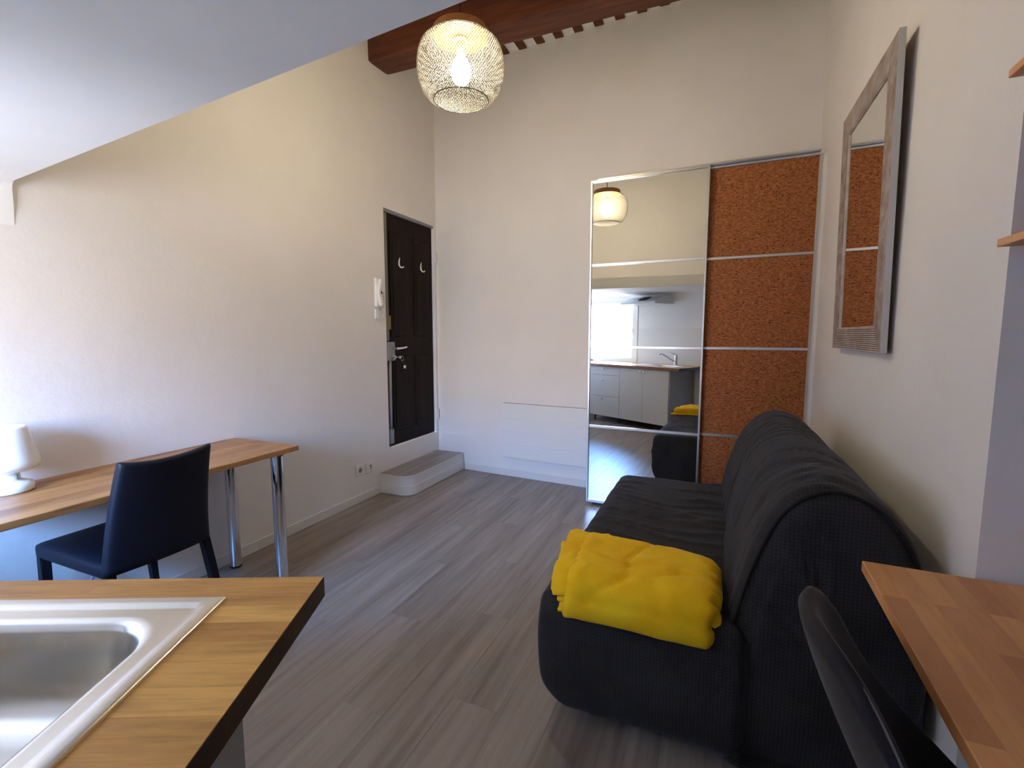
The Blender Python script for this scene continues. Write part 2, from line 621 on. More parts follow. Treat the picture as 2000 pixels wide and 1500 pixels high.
# kitchen wall (with the window opening) and the passage behind the viewpoint
u0, u1, z0, z1 = WIN
KV = 0.65
bm = BM()
T = KV + 0.16
UE = 2.55
box(bm, 0.0, u0, KV, T, 0, SOF)
box(bm, u1, UE, KV, T, 0, SOF)
box(bm, u0, u1, KV, T, 0, z0)
box(bm, u0, u1, KV, T, z1, SOF)
structure(obj('wall_kitchen', bm, M['wall_kitchen'], loc=K_LOC, rot=K_ROT))
bm = BM()
box(bm, 0.0, 0.12, T, 1.75, 0, SOF)
structure(obj('wall_passage', bm, M['wall_passage'], loc=K_LOC, rot=K_ROT))
bm = BM()
box(bm, -0.6, 1.3, -1.75, -1.6, 0, CZ)
structure(obj('wall_rear', bm, M['wall_passage']))

# low kitchen ceiling: slab, riser wall above its front edge, rounded left end
E0 = Vector((XL, 1.043))
E1 = Vector((1.12, 1.043 - 0.0977 * 3.731))
bm = BM()
prism(bm, [tuple(E0), tuple(E1), (1.12, -1.6), (-0.30, -1.6), (-2.62, -0.88), (XL, -0.75)], SOF, SOF + 0.14)
# plaster cove that turns the slab's left end down into the wall
prof = []
RC = 0.032
for i in range(9):
    a = R(90 * i / 8)
    prof.append((XL + 0.012 + RC - RC * math.sin(a), SOF - RC + RC * math.cos(a)))
prof = prof + [(XL + 0.010, SOF - 0.08), (XL + 0.004, SOF - 0.13), (XL + 0.0002, SOF - 0.17), (XL - 0.02, SOF - 0.17), (XL - 0.02, SOF + 0.02), (prof[0][0], SOF + 0.02)]
front = [bm.verts.new((x, 1.043 - 0.0977 * (x - XL), z)) for x, z in prof]
back = [bm.verts.new((x, -0.5, z)) for x, z in prof]
bm.faces.new(front)
bm.faces.new(back)
for i in range(len(prof)):
    j = (i + 1) % len(prof)
    bm.faces.new((front[i], front[j], back[j], back[i]))
structure(obj('ceiling_kitchen', bm, M['soffit']))
bm = BM()
prism(bm, [tuple(E0), tuple(E1), (E1[0], E1[1] - 0.14), (E0[0], E0[1] - 0.14)], SOF + 0.001, CZ)
structure(obj('wall_riser', bm, M['wall']))

# high ceiling with joists
bm = BM()
prism(bm, [(LW, 0.5), (1.3, 0.3), (1.3, 4.3), (LW, 4.6)], CZ, CZ + 0.12)
ceiling = structure(obj('ceiling', bm, M['soffit']))
bm = BM()
box(bm, -0.036, 0.036, 0, 3.55, 3.800, CZ - 0.0005, 0.002, 1)
j0 = None
for i in range(19):
    x = -2.50 + 0.1695 * i
    if j0 is None:
        j0 = obj('joist', bm, M['beam'], ceiling)
        j = j0
    else:
        j = j0.copy()
        COL.objects.link(j)
        j.parent = ceiling
    yb = 4.201 - 0.0816 * (x - XL)
    j.location = (x, yb - 3.555, 0)

# big beam in front of the back wall
bm = BM()
rounded = lambda p, q: p + Vector((0, 0.006 * fbm(p, 3.0, 4), 0.006 * fbm(p, 3.0, 9)))
rounded_box(bm, XL - 0.02, 1.0, 3.245, 3.492, 3.482, 3.80, 0.018, 0.05, rounded)
tag(obj('ceiling_beam', bm, M['beam'], smooth='auto'), 'dark brown wooden ceiling beam running along the top of the back wall', 'beam')

# skirting boards
bm = BM()
box(bm, XL, XL + 0.012, 1.0, 3.24, 0, 0.068, 0.003, 1)
structure(obj('baseboard_left', bm, M['white_trim']))
bm = BM()
box(bm, 0.32, 1.72, -0.012, 0.0, 0, 0.068, 0.003, 1)
structure(obj('baseboard_back', bm, M['white_trim'], loc=BW_LOC, rot=(0, 0, BW_ROT)))
bm = BM()
box(bm, XR - 0.012, XR, 1.44, 3.6, 0, 0.068, 0.003, 1)
structure(obj('baseboard_right', bm, M['white_trim']))

# ------------------------------------------------------------------ window
win = D.objects.new('window_1', None)
COL.objects.link(win)
win.location = K_LOC
win.rotation_euler = K_ROT
structure(win)
FV0, FV1 = KV + 0.02, KV + 0.075
bm = BM()
fw_ = 0.042
box(bm, u0 + .001, u0 + fw_, FV0, FV1, z0 + .001, z1 - .001, 0.004, 1)
box(bm, u1 - fw_, u1 - .001, FV0, FV1, z0 + .001, z1 - .001, 0.004, 1)
box(bm, u0 + fw_, u1 - fw_, FV0, FV1, z0 + .001, z0 + fw_, 0.004, 1)
box(bm, u0 + fw_, u1 - fw_, FV0, FV1, z1 - fw_, z1 - .001, 0.004, 1)
obj('window_frame', bm, M['white_trim'], win)
bm = BM()
box(bm, u0 + fw_, u1 - fw_, FV0 + 0.022, FV0 + 0.028, z0 + fw_, z1 - fw_)
obj('pane', bm, M['glass'], win)
bm = BM()
um = u0 + 0.025
box(bm, um - 0.012, um + 0.012, FV0 - 0.012, FV0, 1.36, 1.44, 0.003, 1)
tube(bm, [(um, FV0 - 0.012, 1.40), (um, FV0 - 0.045, 1.40), (um, FV0 - 0.048, 1.30)], 0.008, 8)
obj('handle', bm, M['white_plastic'], win)
bm = BM()
box(bm, u0 - 0.090, u0 - 0.008, KV - 0.012, KV, 0.902, 1.80, 0.003, 1)
obj('window_casing', bm, M['white_trim'], win)

# ------------------------------------------------------------------ entrance door (left wall)
door = D.objects.new('door_1', None)
COL.objects.link(door)
door.location = (XL, DY0, DZ0)
structure(door)
W, H = DY1 - DY0, DZ1 - DZ0
bm = BM()
box(bm, -0.075, -0.030, 0.012, W - 0.004, 0.004, H - 0.022, 0.003, 1)
leaf = obj('door_leaf', bm, M['door'], door)
for (a, b, c, d) in ((0.10, 0.375, 0.13, 0.80), (0.455, 0.715, 0.13, 0.80), (0.10, 0.375, 0.98, 1.88), (0.455, 0.715, 0.98, 1.88)):
    bm = BM()
    box(bm, -0.034, -0.022, a, b, c, d, 0.008, 2)
    box(bm, -0.030, -0.017, a + 0.035, b - 0.035, c + 0.035, d - 0.035, 0.006, 2)
    obj('raised_panel', bm, M['door'], leaf)
bm = BM()
box(bm, -0.08, -0.004, 0.0005, 0.010, 0.93, H - 0.001, 0.002, 1)
box(bm, -0.08, -0.004, 0.0005, 0.010, 0.0, 0.92, 0.002, 1, 1)
box(bm, -0.08, -0.010, 0.010, W - 0.001, H - 0.020, H - 0.001, 0.002, 1, 2)
obj('door_frame', bm, [M['olive_paint'], M['dark_gap'], M['grey_metal']], door)
bm = BM()
box(bm, -0.03, -0.004, 0.011, 0.047, 0.94, H - 0.03, 0.006, 2)
lk = obj('lock_bar', bm, M['olive_paint'], door, label='olive grey upper lock bar')
bm = BM()
tube(bm, [(-0.016, 0.056, 0.78), (-0.016, 0.052, 0.62), (-0.016, 0.048, 0.30), (-0.016, 0.046, 0.15)], 0.017, 10)
rounded_box(bm, -0.03, 0.0, 0.02, 0.082, 0.03, 0.17, 0.014, 0.01)
obj('lock_bar', bm, M['grey_metal'], door, smooth=True, label='grey lower lock bar with floor socket')
bm = BM()
rounded_box(bm, -0.028, 0.004, 0.012, 0.112, 0.768, 0.932, 0.006, 0.012)
case = obj('lock_case', bm, M['grey_metal'], door, smooth='auto')
bm = BM()
lathe(bm, [(0.012, 0), (0.012, 0.05)], (0.004, 0.085, 0.875), 12, axis='X')
tube(bm, [(0.05, 0.082, 0.875), (0.052, 0.12, 0.876), (0.052, 0.17, 0.879), (0.050, 0.215, 0.885)], [0.010, 0.010, 0.009, 0.009], 10)
obj('lever_handle', bm, M['chrome'], case, smooth='auto')
bm = BM()
lathe(bm, [(0.022, 0), (0.022, 0.014), (0.014, 0.02), (0.014, 0.03)], (0.004, 0.072, 0.80), 16, axis='X')
obj('lock_cylinder', bm, M['chrome'], case, smooth='auto')
bm = BM()
rounded_box(bm, -0.03, -0.012, 0.03, 0.085, 1.04, 1.16, 0.004, 0.012)
obj('worn_plate', bm, M['brass'], door, smooth='auto')
for zz in (0.14, 1.70):
    bm = BM()
    lathe(bm, [(0.009, 0), (0.009, 0.10)], (0.008, W + 0.010, zz), 10)
    box(bm, -0.002, 0.004, W + 0.002, W + 0.02, zz, zz + 0.10, 0.001, 1)
    obj('hinge', bm, M['white_trim'], door, smooth='auto')

# keys hanging in the lock
kr = thing('key_bunch', 'small bunch of keys with white tag hanging in the dark door lock', 'keys', (XL + 0.035, DY0 + 0.075, DZ0 + 0.80))
bm = BM()
tube(bm, [(0, 0, 0), (0.02, 0.004, 0), (0.035, 0.008, 0)], 0.004, 6)
box(bm, 0.03, 0.055, 0.004, 0.010, -0.012, 0.012, 0.002, 1)
obj('key', bm, M['chrome'], kr)
bm = BM()
tube(bm, [(0.045 + 0.0, 0.03 + 0.022 * math.cos(a), -0.012 + 0.02 * math.sin(a)) for a in [2 * math.pi * i / 16 for i in range(16)]], 0.002, 6, True)
obj('ring', bm, M['chrome'], kr)
bm = BM()
tube(bm, [(0.045, 0.05, -0.02), (0.047, 0.062, -0.05), (0.046, 0.064, -0.075)], 0.0025, 6)
obj('cord', bm, M['dark_gap'], kr)
bm = BM()
rounded_box(bm, 0.042, 0.050, 0.052, 0.079, -0.100, -0.073, 0.004, 0.006)
obj('tag', bm, M['white_plastic'], kr)

# two white hooks on the door
def hook(y, z, lab):
    h = thing('coat_hook', lab, 'hook', (XL - 0.0295, y, z), group='white hooks on the dark door')
    bm = BM()
    rounded_box(bm, 0, 0.006, -0.012, 0.012, 0.02, 0.062, 0.003, 0.006)
    obj('plate', bm, M['white_plastic'], h)
    bm = BM()
    pts = [(0.006, 0.010, 0.060), (0.010, 0.004, 0.045), (0.014, -0.008, 0.015), (0.020, -0.014, -0.015), (0.034, -0.012, -0.034), (0.046, 0.0, -0.036), (0.050, 0.010, -0.024)]
    tube(bm, pts, [0.005, 0.006, 0.007, 0.007, 0.006, 0.006, 0.005], 8)
    obj('prong', bm, M['white_plastic'], h, smooth=True)
hook(3.615, 1.972, 'white plastic coat hook on the dark door, nearer the lock side')
hook(3.955, 1.975, 'white plastic coat hook on the dark door, nearer the back wall corner')

# entry step below the door
st = thing('entry_step', 'low entry step with grey wood top and white rounded front below the dark door', 'step', (XL, 3.24, 0))
def step_outline(inset, n=8, r=0.10):
    x1, y0, y1 = 0.311 - inset, 0.0 + inset, 0.92
    pts = [(0.0, y1), (0.0, y0)]
    for i in range(n + 1):
        a = R(-90 + 90 * i / n)
        pts.append((x1 - r + r * math.cos(a), y0 + r + r * math.sin(a)))
    pts.append((x1, y1))
    return pts
bm = BM()
prism(bm, step_outline(0.008), 0, 0.158)
obj('riser', bm, M['white_trim'], st, smooth='auto')
bm = BM()
prism(bm, step_outline(0.001), 0.004, 0.082)
obj('skirting_strip', bm, M['white_trim'], st, smooth='auto')
bm = BM()
prism(bm, step_outline(0.004), 0.1585, 0.167)
obj('edge_band', bm, M['white_trim'], st, smooth='auto')
for i in range(2):
    bm = BM()
    pts = step_outline(0.012)
    cut = 0.155
    sel = []
    n_ = len(pts)
    for k in range(n_):
        a, b = pts[k], pts[(k + 1) % n_]
        ina = (a[0] <= cut) if i == 0 else (a[0] >= cut)
        inb = (b[0] <= cut) if i == 0 else (b[0] >= cut)
        if ina:
            sel.append(a)
        if ina != inb:
            tt = (cut - a[0]) / (b[0] - a[0])
            sel.append((cut, a[1] + tt * (b[1] - a[1])))
    prism(bm, sel, 0.1675, 0.1705)
    obj('plank', bm, M['laminate'], st)

# intercom handset + wall plate
ic = thing('intercom', 'white wall intercom handset with coiled cord left of the dark door', 'intercom', (XL, 3.285, 1.69))
bm = BM()
rounded_box(bm, 0.0, 0.030, -0.052, 0.052, -0.118, 0.122, 0.010, 0.012)
obj('base', bm, M['white_plastic'], ic, smooth=True)
bm = BM()
def hs(p, q):
    b = 0.016 * math.cos((p.z) / 0.12 * math.pi)
    return p + Vector((-b * 0.6, 0, 0))
rounded_box(bm, 0.028, 0.062, -0.048, -0.004, -0.112, 0.112, 0.014, 0.01, hs)
obj('handset', bm, M['white_plastic'], ic, smooth=True)
bm = BM()
rounded_box(bm, 0.058, 0.064, -0.034, -0.020, -0.012, 0.012, 0.003, 0.005)
obj('badge', bm, M['dark_gap'], ic, smooth=True)
for k in range(4):
    bm = BM()
    box(bm, 0.030, 0.033, 0.030, 0.044, -0.075 + 0.022 * k, -0.062 + 0.022 * k, 0.001, 1)
    obj('button', bm, M['grey_metal'], ic)
bm = BM()
pts = []
for i in range(150):
    f = i / 149
    a = 2 * math.pi * 30 * f
    th = math.pi * 2 * f - math.pi / 2
    cy, cz = 0.0 + 0.040 * math.cos(th + math.pi), -0.165 - 0.055 * math.sin(th + math.pi)
    pts.append((0.020 + 0.006 * math.sin(a), cy + 0.006 * math.cos(a) * math.cos(th), cz + 0.006 * math.cos(a) * math.sin(th)))
tube(bm, pts, 0.0022, 5)
obj('coiled_cord', bm, M['white_plastic'], ic, smooth=True)
bm = BM()
rounded_box(bm, XL, XL + 0.012, 3.236, 3.318, 1.475, 1.560, 0.004, 0.01)
tag(obj('blank_plate', bm, M['white_plastic'], smooth='auto'), 'small white blank wall plate just below the intercom handset', 'plate')

# wall sockets
def plate(yc, zc, lab, kind):
    s = thing(kind, lab, 'socket', (XL, yc, zc), group='white wall sockets by the step')
    bm = BM()
    rounded_box(bm, 0, 0.010, -0.047, 0.047, -0.043, 0.043, 0.004, 0.01)
    obj('cover', bm, M['white_plastic'], s, smooth='auto')
    if kind == 'power_socket':
        bm = BM()
        lathe(bm, [(0.021, 0.0), (0.021, 0.0102)], (0.0, 0, 0), 20, axis='X')
        obj('recess', bm, M['cabinet_side'], s)
        for dy in (-0.009, 0.009):
            bm = BM()
            lathe(bm, [(0.003, 0.0), (0.003, 0.0107)], (0, dy, 0), 8, axis='X')
            obj('hole', bm, M['rubber'], s)
        bm = BM()
        lathe(bm, [(0.0028, 0.0), (0.0028, 0.018)], (0, 0, 0.011), 8, axis='X')
        obj('earth_pin', bm, M['chrome'], s)
    else:
        bm = BM()
        box(bm, 0.010, 0.0112, 0.004, 0.012, -0.018, 0.022)
        box(bm, 0.010, 0.0112, -0.004, 0.012, 0.010, 0.020)
        obj('slot', bm, M['rubber'], s)
plate(2.995, 0.262, 'white power socket near the floor, farther from the step', 'power_socket')
plate(3.115, 0.254, 'white phone socket with a dark slot, next to the step', 'phone_socket')

# ------------------------------------------------------------------ radiator
rad = thing('panel_radiator', 'flat white electric panel radiator low on the back wall', 'radiator', bw(0.765, 0, 0.19), (0, 0, BW_ROT))
RW, RH = 0.93, 0.518
bm = BM()
zs = [0.0, 0.105, 0.111, 0.235, 0.241, 0.365, 0.371, RH]
box(bm, 0, RW, -0.05, -0.008, 0, RH, 0.004, 2)
body = obj('panel_body', bm, M['radiator'], rad, smooth='auto')
for a, b in ((0.004, 0.124), (0.130, 0.249), (0.255, 0.374), (0.380, RH - 0.004)):
    bm = BM()
    box(bm, 0.004, RW - 0.004, -0.0560, -0.049, a, b, 0.002, 1)
    obj('front_panel', bm, M['radiator'], body)
bm = BM()
for i in range(30):
    box(bm, 0.02 + i * 0.03, 0.042 + i * 0.03, -0.040, -0.015, RH, RH + 0.002)
obj('top_grille', bm, M['grey_metal'], rad)
for xx in (0.2, 0.7):
    bm = BM()
    box(bm, xx, xx + 0.04, -0.009, -0.0005, 0.08, RH - 0.06)
    obj('bracket', bm, M['grey_metal'], rad)

# ------------------------------------------------------------------ sliding wardrobe doors
WD_LOC, WD_ROT = (-0.922, 3.679, 0), (0, 0, -R(1.9))
def wd_door(name, label, x0, x1, y, panel_mat, panel_name, z0=0.02, z1=2.49, sx=0.014):
    d = thing(name, label, 'door', WD_LOC, WD_ROT)
    rails = [0.632, 1.252, 1.872]
    for a, b in ((x0, x0 + sx), (x1 - sx, x1)):
        bm = BM()
        box(bm, a, b, y - 0.012, y + 0.022, z0, z1, 0.002, 1)
        obj('stile', bm, M['alu'], d)
    for zz, hh in ((z0, 0.022), (z1 - 0.016, 0.016)):
        bm = BM()
        box(bm, x0 + sx, x1 - sx, y - 0.010, y + 0.020, zz, zz + hh, 0.002, 1)
        obj('end_rail', bm, M['alu'], d)
    for zz in rails:
        bm = BM()
        box(bm, x0 + sx, x1 - sx, y - 0.006, y + 0.008, zz - 0.009, zz + 0.009, 0.0015, 1)
        obj('divider_rail', bm, M['alu'], d)
    lev = [z0 + 0.022] + rails + [z1 - 0.016]
    for i in range(4):
        bm = BM()
        box(bm, x0 + sx, x1 - sx, y, y + 0.008, lev[i] + (0.009 if i else 0), lev[i + 1] - (0.009 if i < 3 else 0))
        obj(panel_name, bm, panel_mat, d)
    for a in (x0 + 0.05, x1 - 0.13):
        bm = BM()
        box(bm, a, a + 0.08, y - 0.004, y + 0.016, 0.0005, z0 + 0.004, 0.002, 1)
        obj('roller', bm, M['dark_gap'], d)
    return d
wd_door('mirrored_sliding_door', 'tall mirrored sliding wardrobe door with aluminium frame beside the radiator', 0.0, 0.828, 0.0, M['mirror'], 'mirror_panel')
wd_door('cork_sliding_door', 'tall cork covered sliding wardrobe door between the mirrored door and the right wall', 0.800, 1.468, 0.045, M['cork'], 'cork_panel', sx=0.004)
bm = BM()
box(bm, 1.4685, 1.515, 0.052, 0.066, 0.0, 2.49)
structure(obj('trim_1', bm, M['wall'], loc=WD_LOC, rot=WD_ROT))
tr_ = thing('sliding_track', 'slim aluminium top track above the mirrored and cork wardrobe doors', 'track', WD_LOC, WD_ROT)
bm = BM()
box(bm, 0.05, 1.468, 0.0, 0.075, 2.4915, 2.503, 0.002, 1)
obj('rail', bm, M['alu'], tr_)
# unseen wardrobe carcass behind the doors
bm = BM()
for a, b in ((0.03, 0.048), (0.80, 0.818), (1.44, 1.458)):
    box(bm, a, b, 0.085, 0.30, 0.0, 2.48)
box(bm, 0.048, 1.44, 0.085, 0.30, 2.462, 2.48)
box(bm, 0.03, 1.458, 0.30, 0.304, 0.0, 2.48)
structure(obj('wardrobe_carcass', bm, M['white_trim'], loc=WD_LOC, rot=WD_ROT))

# ------------------------------------------------------------------ pendant lamp
LX, LY = -1.222, 2.222
lamp = thing('pendant_lamp', 'round white wire mesh pendant lamp with wooden cap, lit, hanging before the beam', 'lamp', (LX, LY, 2.475))
prof = [(0.134, 0.030), (0.165, 0.044), (0.191, 0.074), (0.207, 0.114), (0.2145, 0.160), (0.2145, 0.200), (0.208, 0.244), (0.193, 0.280), (0.168, 0.305), (0.134, 0.320)]
def prof_at(f):
    f = f * (len(prof) - 1)
    i = min(int(f), len(prof) - 2)
    t = f - i
    return prof[i][0] * (1 - t) + prof[i + 1][0] * t, prof[i][1] * (1 - t) + prof[i + 1][1] * t
def lattice(bm, n, turns, steps, w, th):
    for sgn in (1, -1):
        for k in range(n):
            pa = []
            for s in range(steps + 1):
                f = s / steps
                r, h = prof_at(f)
                a = 2 * math.pi * (k / n + sgn * turns * f)
                pa.append((r + sgn * th * 0.5, h, a))
            prev = None
            for (r, h, a) in pa:
                da = w / max(r, 0.05) / 2
                cur = [bm.verts.new((r * math.cos(a - da), r * math.sin(a - da), h)), bm.verts.new((r * math.cos(a + da), r * math.sin(a + da), h))]
                if prev:
                    bm.faces.new((prev[0], prev[1], cur[1], cur[0]))
                prev = cur
bm = BM()
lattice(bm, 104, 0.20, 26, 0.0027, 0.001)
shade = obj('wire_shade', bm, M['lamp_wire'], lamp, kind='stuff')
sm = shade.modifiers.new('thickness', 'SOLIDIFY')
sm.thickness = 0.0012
bm = BM()
def flat_strip(bm, p, q, w):
    d = (Vector(q) - Vector(p)).normalized()
    s = Vector((-d.y, d.x, 0)) * (w / 2)
    vs = [bm.verts.new(Vector(p) - s), bm.verts.new(Vector(q) - s), bm.verts.new(Vector(q) + s), bm.verts.new(Vector(p) + s)]
    bm.faces.new(vs)
rr = 0.134
for sgn in (1, -1):
    ca, sa = math.cos(R(30 * sgn + 90)), math.sin(R(30 * sgn + 90))
    for k in range(-17, 18):
        off = k * 0.0078
        if abs(off) < rr:
            h = math.sqrt(rr * rr - off * off)
            p = (off * -sa - h * ca, off * ca - h * sa, 0.030 + 0.0006 * sgn)
            q = (off * -sa + h * ca, off * ca + h * sa, 0.030 + 0.0006 * sgn)
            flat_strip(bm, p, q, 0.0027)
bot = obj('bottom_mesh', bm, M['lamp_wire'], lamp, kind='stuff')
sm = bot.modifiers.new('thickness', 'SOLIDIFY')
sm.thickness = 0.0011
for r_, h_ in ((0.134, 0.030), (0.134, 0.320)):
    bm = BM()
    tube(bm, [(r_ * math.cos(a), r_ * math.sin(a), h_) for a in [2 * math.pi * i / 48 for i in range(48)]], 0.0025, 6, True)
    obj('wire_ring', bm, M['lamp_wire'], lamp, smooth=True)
bm = BM()
lathe(bm, [(0.02, 0.3175), (0.128, 0.3175), (0.135, 0.319), (0.136, 0.350), (0.132, 0.356), (0.02, 0.358)], seg=48)
obj('wooden_cap', bm, M['lamp_wood'], lamp, smooth='auto')
bm = BM()
lathe(bm, [(0.036, 0.317), (0.036, 0.308), (0.022, 0.302), (0.021, 0.252), (0.018, 0.244)], seg=24)
obj('lamp_holder', bm, M['bulb_socket'], lamp, smooth='auto')
bm = BM()
lathe(bm, [(0.014, 0.246), (0.017, 0.236), (0.030, 0.222), (0.042, 0.203), (0.0485, 0.175), (0.0475, 0.146), (0.038, 0.120), (0.022, 0.105), (0.003, 0.101)], seg=24)
obj('bulb', bm, M['bulb'], lamp, smooth=True)
bm = BM()
tube(bm, [(0, 0, 0.357), (0, 0, 1.335)], 0.0035, 8)
obj('cord', bm, M['rubber'], lamp, smooth=True)

# ------------------------------------------------------------------ left desk
DT = 0.742
dk = thing('wall_desk', 'long oak desk on chrome tube legs along the left wall', 'desk', (XL, 0.68, 0))
bm = BM()
box(bm, 0.001, 0.511, 0, 1.252, DT - 0.027, DT, 0.0025, 2)
obj('desk_top', bm, M['desk_oak'], dk)
for (lx, ly) in ((0.073, 1.16), (0.474, 1.135)):
    bm = BM()
    lathe(bm, [(0.0305, 0.012), (0.0305, DT - 0.032)], (lx, ly, 0), 28)
    lathe(bm, [(0.045, DT - 0.032), (0.045, DT - 0.0275)], (lx, ly, 0), 28)
    leg = obj('leg', bm, M['chrome'], dk, smooth='auto')
    bm = BM()
    lathe(bm, [(0.029, 0), (0.032, 0.004), (0.032, 0.012)], (lx, ly, 0), 24)
    obj('foot', bm, M['rubber'], leg, smooth='auto')

bm = BM()
box(bm, 0.0005, 0.03, 0.02, 0.45, DT - 0.067, DT - 0.0275, 0.002, 1)
obj('wall_batten', bm, M['white_trim'], dk)
# opal glass table lamp on the desk
tl = thing('table_lamp', 'white opal glass mushroom table lamp on the left desk', 'lamp', (-2.506, 0.905, DT))
bm = BM()
lathe(bm, [(0.02, 0.0), (0.066, 0.0), (0.073, 0.006), (0.073, 0.024), (0.068, 0.033), (0.058, 0.038), (0.044, 0.042), (0.035, 0.050), (0.033, 0.076), (0.040, 0.084)], seg=40)
obj('base', bm, M['lamp_opal'], tl, smooth=True)
bm = BM()
lathe(bm, [(0.038, 0.078), (0.066, 0.081), (0.088, 0.092), (0.097, 0.108), (0.096, 0.122), (0.083, 0.190), (0.069, 0.246), (0.062, 0.254), (0.055, 0.254), (0.057, 0.244), (0.045, 0.246), (0.01, 0.248)], seg=40)
obj('shade', bm, M['lamp_opal'], tl, smooth=True)
bm = BM()
lathe(bm, [(0.004, 0.05), (0.004, 0.070)], (0.034, 0.012, 0), 8)
obj('switch', bm, M['grey_metal'], tl)
bm = BM()
pts = [(-2.56, 1.02, 0.008), (-2.565, 1.10, 0.05), (-2.57, 1.15, 0.20), (-2.57, 1.178, 0.268), (-2.57, 1.205, 0.27), (-2.57, 1.235, 0.20), (-2.565, 1.25, 0.06), (-2.56, 1.30, 0.008)]
def smooth_pts(pts, n=6):
    out = []
    P = [Vector(p) for p in pts]
    P = [P[0]] + P + [P[-1]]
    for i in range(1, len(P) - 2):
        for k in range(n):
            t = k / n
            a, b, c, d = P[i - 1], P[i], P[i + 1], P[i + 2]
            out.append(0.5 * ((2 * b) + (c - a) * t + (2 * a - 5 * b + 4 * c - d) * t * t + (3 * b - a - 3 * c + d) * t ** 3))
    out.append(P[-2])
    return out
tube(bm, smooth_pts(pts), 0.007, 8)
tag(obj('power_cable', bm, M['cable'], smooth=True), 'looped pale power cable on the wall under the left desk', 'cable')

# ------------------------------------------------------------------ dark chair at the left desk
ch = thing('desk_chair', 'navy black upholstered dining chair pushed in at the left oak desk', 'chair', (-2.27, 1.18, 0))
# local: +x = back of the chair (towards the room), -x = towards the desk; y = width
def chair_back(bm, nx=18, nz=22, th=0.042):
    def P(u, w, side):
        y = u * (0.187 + 0.010 * w) if u > 0 else u * (0.217 - 0.064 * w)
        x = 0.215 + 0.035 * w - 0.06 * w * (1 - w) - 0.022 * (1 - u * u) * 0 + 0.020 * (1 - u * u) * 1.0
        zt = 0.878 - 0.016 * (1 - u * u)
        zb = 0.455
        z = zb + (zt - zb) * w
        # rounded rim
        e = max(abs(u), 0)
        k = 1.0
        if e > 0.86:
            k *= math.sqrt(max(0.0, 1 - ((e - 0.86) / 0.14) ** 2)) * 0.6 + 0.4
        if w > 0.95:
            k *= math.sqrt(max(0.0, 1 - ((w - 0.95) / 0.05) ** 2)) * 0.6 + 0.4
        return Vector((x + side * th / 2 * k, y, z))
    us = [-1, -0.985, -0.95, -0.9] + [-0.8 + 1.6 * i / 14 for i in range(15)] + [0.9, 0.95, 0.985, 1]
    ws = [i / 18 * 0.93 for i in range(19)] + [0.955, 0.975, 0.99, 1.0]
    g = {}
    for s in (-1, 1):
        for i, u in enumerate(us):
            for j, w in enumerate(ws):
                g[s, i, j] = bm.verts.new(P(u, w, s))
    I, J = len(us), len(ws)
    for s in (-1, 1):
        for i in range(I - 1):
            for j in range(J - 1):
                bm.faces.new((g[s, i, j], g[s, i + 1, j], g[s, i + 1, j + 1], g[s, i, j + 1]))
    for i in range(I - 1):
        for j in (0, J - 1):
            bm.faces.new((g[-1, i, j], g[-1, i + 1, j], g[1, i + 1, j], g[1, i, j]))
    for j in range(J - 1):
        for i in (0, I - 1):
            bm.faces.new((g[-1, i, j], g[-1, i, j + 1], g[1, i, j + 1], g[1, i, j]))
bm = BM()
chair_back(bm)
obj('backrest', bm, M['chair_dark'], ch, smooth=True)
bm = BM()
rounded_box(bm, -0.275, 0.215, -0.213, 0.205, 0.435, 0.500, 0.022, 0.025, lambda p, q: p + Vector((0, 0, 0.010 * (1 - (2 * q.x - 1) ** 2) * (1 - (2 * q.y - 1) ** 2) * (1 if q.z > 0.5 else 0))))
obj('seat', bm, M['chair_dark'], ch, smooth=True)
for sx, sy in ((-1, -1), (-1, 1), (1, -1), (1, 1)):
    bm = BM()
    x0 = -0.243 if sx < 0 else 0.215
    x1 = -0.250 if sx < 0 else 0.262
    y0 = (-0.192 if sy < 0 else 0.195) if sx < 0 else (-0.195 if sy < 0 else 0.168)
    y1 = (-0.196 if sy < 0 else 0.225) if sx < 0 else (-0.220 if sy < 0 else 0.215)
    pts = [(x0 + (x1 - x0) * f, y0 + (y1 - y0) * f, 0.46 * (1 - f)) for f in (0, 0.25, 0.5, 0.75, 1)]
    t_ = bmesh.new()
    for k, (p, w) in enumerate(zip(pts, (0.018, 0.0165, 0.015, 0.0135, 0.012))):
        for dx, dy in ((-1, -1), (1, -1), (1, 1), (-1, 1)):
            t_.verts.new((p[0] + dx * w, p[1] + dy * w, p[2]))
    t_.verts.ensure_lookup_table()
    for k in range(4):
        for e in range(4):
            a, b = k * 4 + e, k * 4 + (e + 1) % 4
            t_.faces.new([t_.verts[i] for i in (a, b, b + 4, a + 4)])
    t_.faces.new([t_.verts[i] for i in range(4)])
    t_.faces.new([t_.verts[i] for i in range(16, 20)])
    bmesh.ops.bevel(t_, geom=[e for e in t_.edges if abs(e.verts[0].co.z - e.verts[1].co.z) > 0.05], offset=0.005, segments=2, affect='EDGES')
    join(bm, t_)
    obj('leg', bm, M['chair_dark'], ch, smooth='auto')

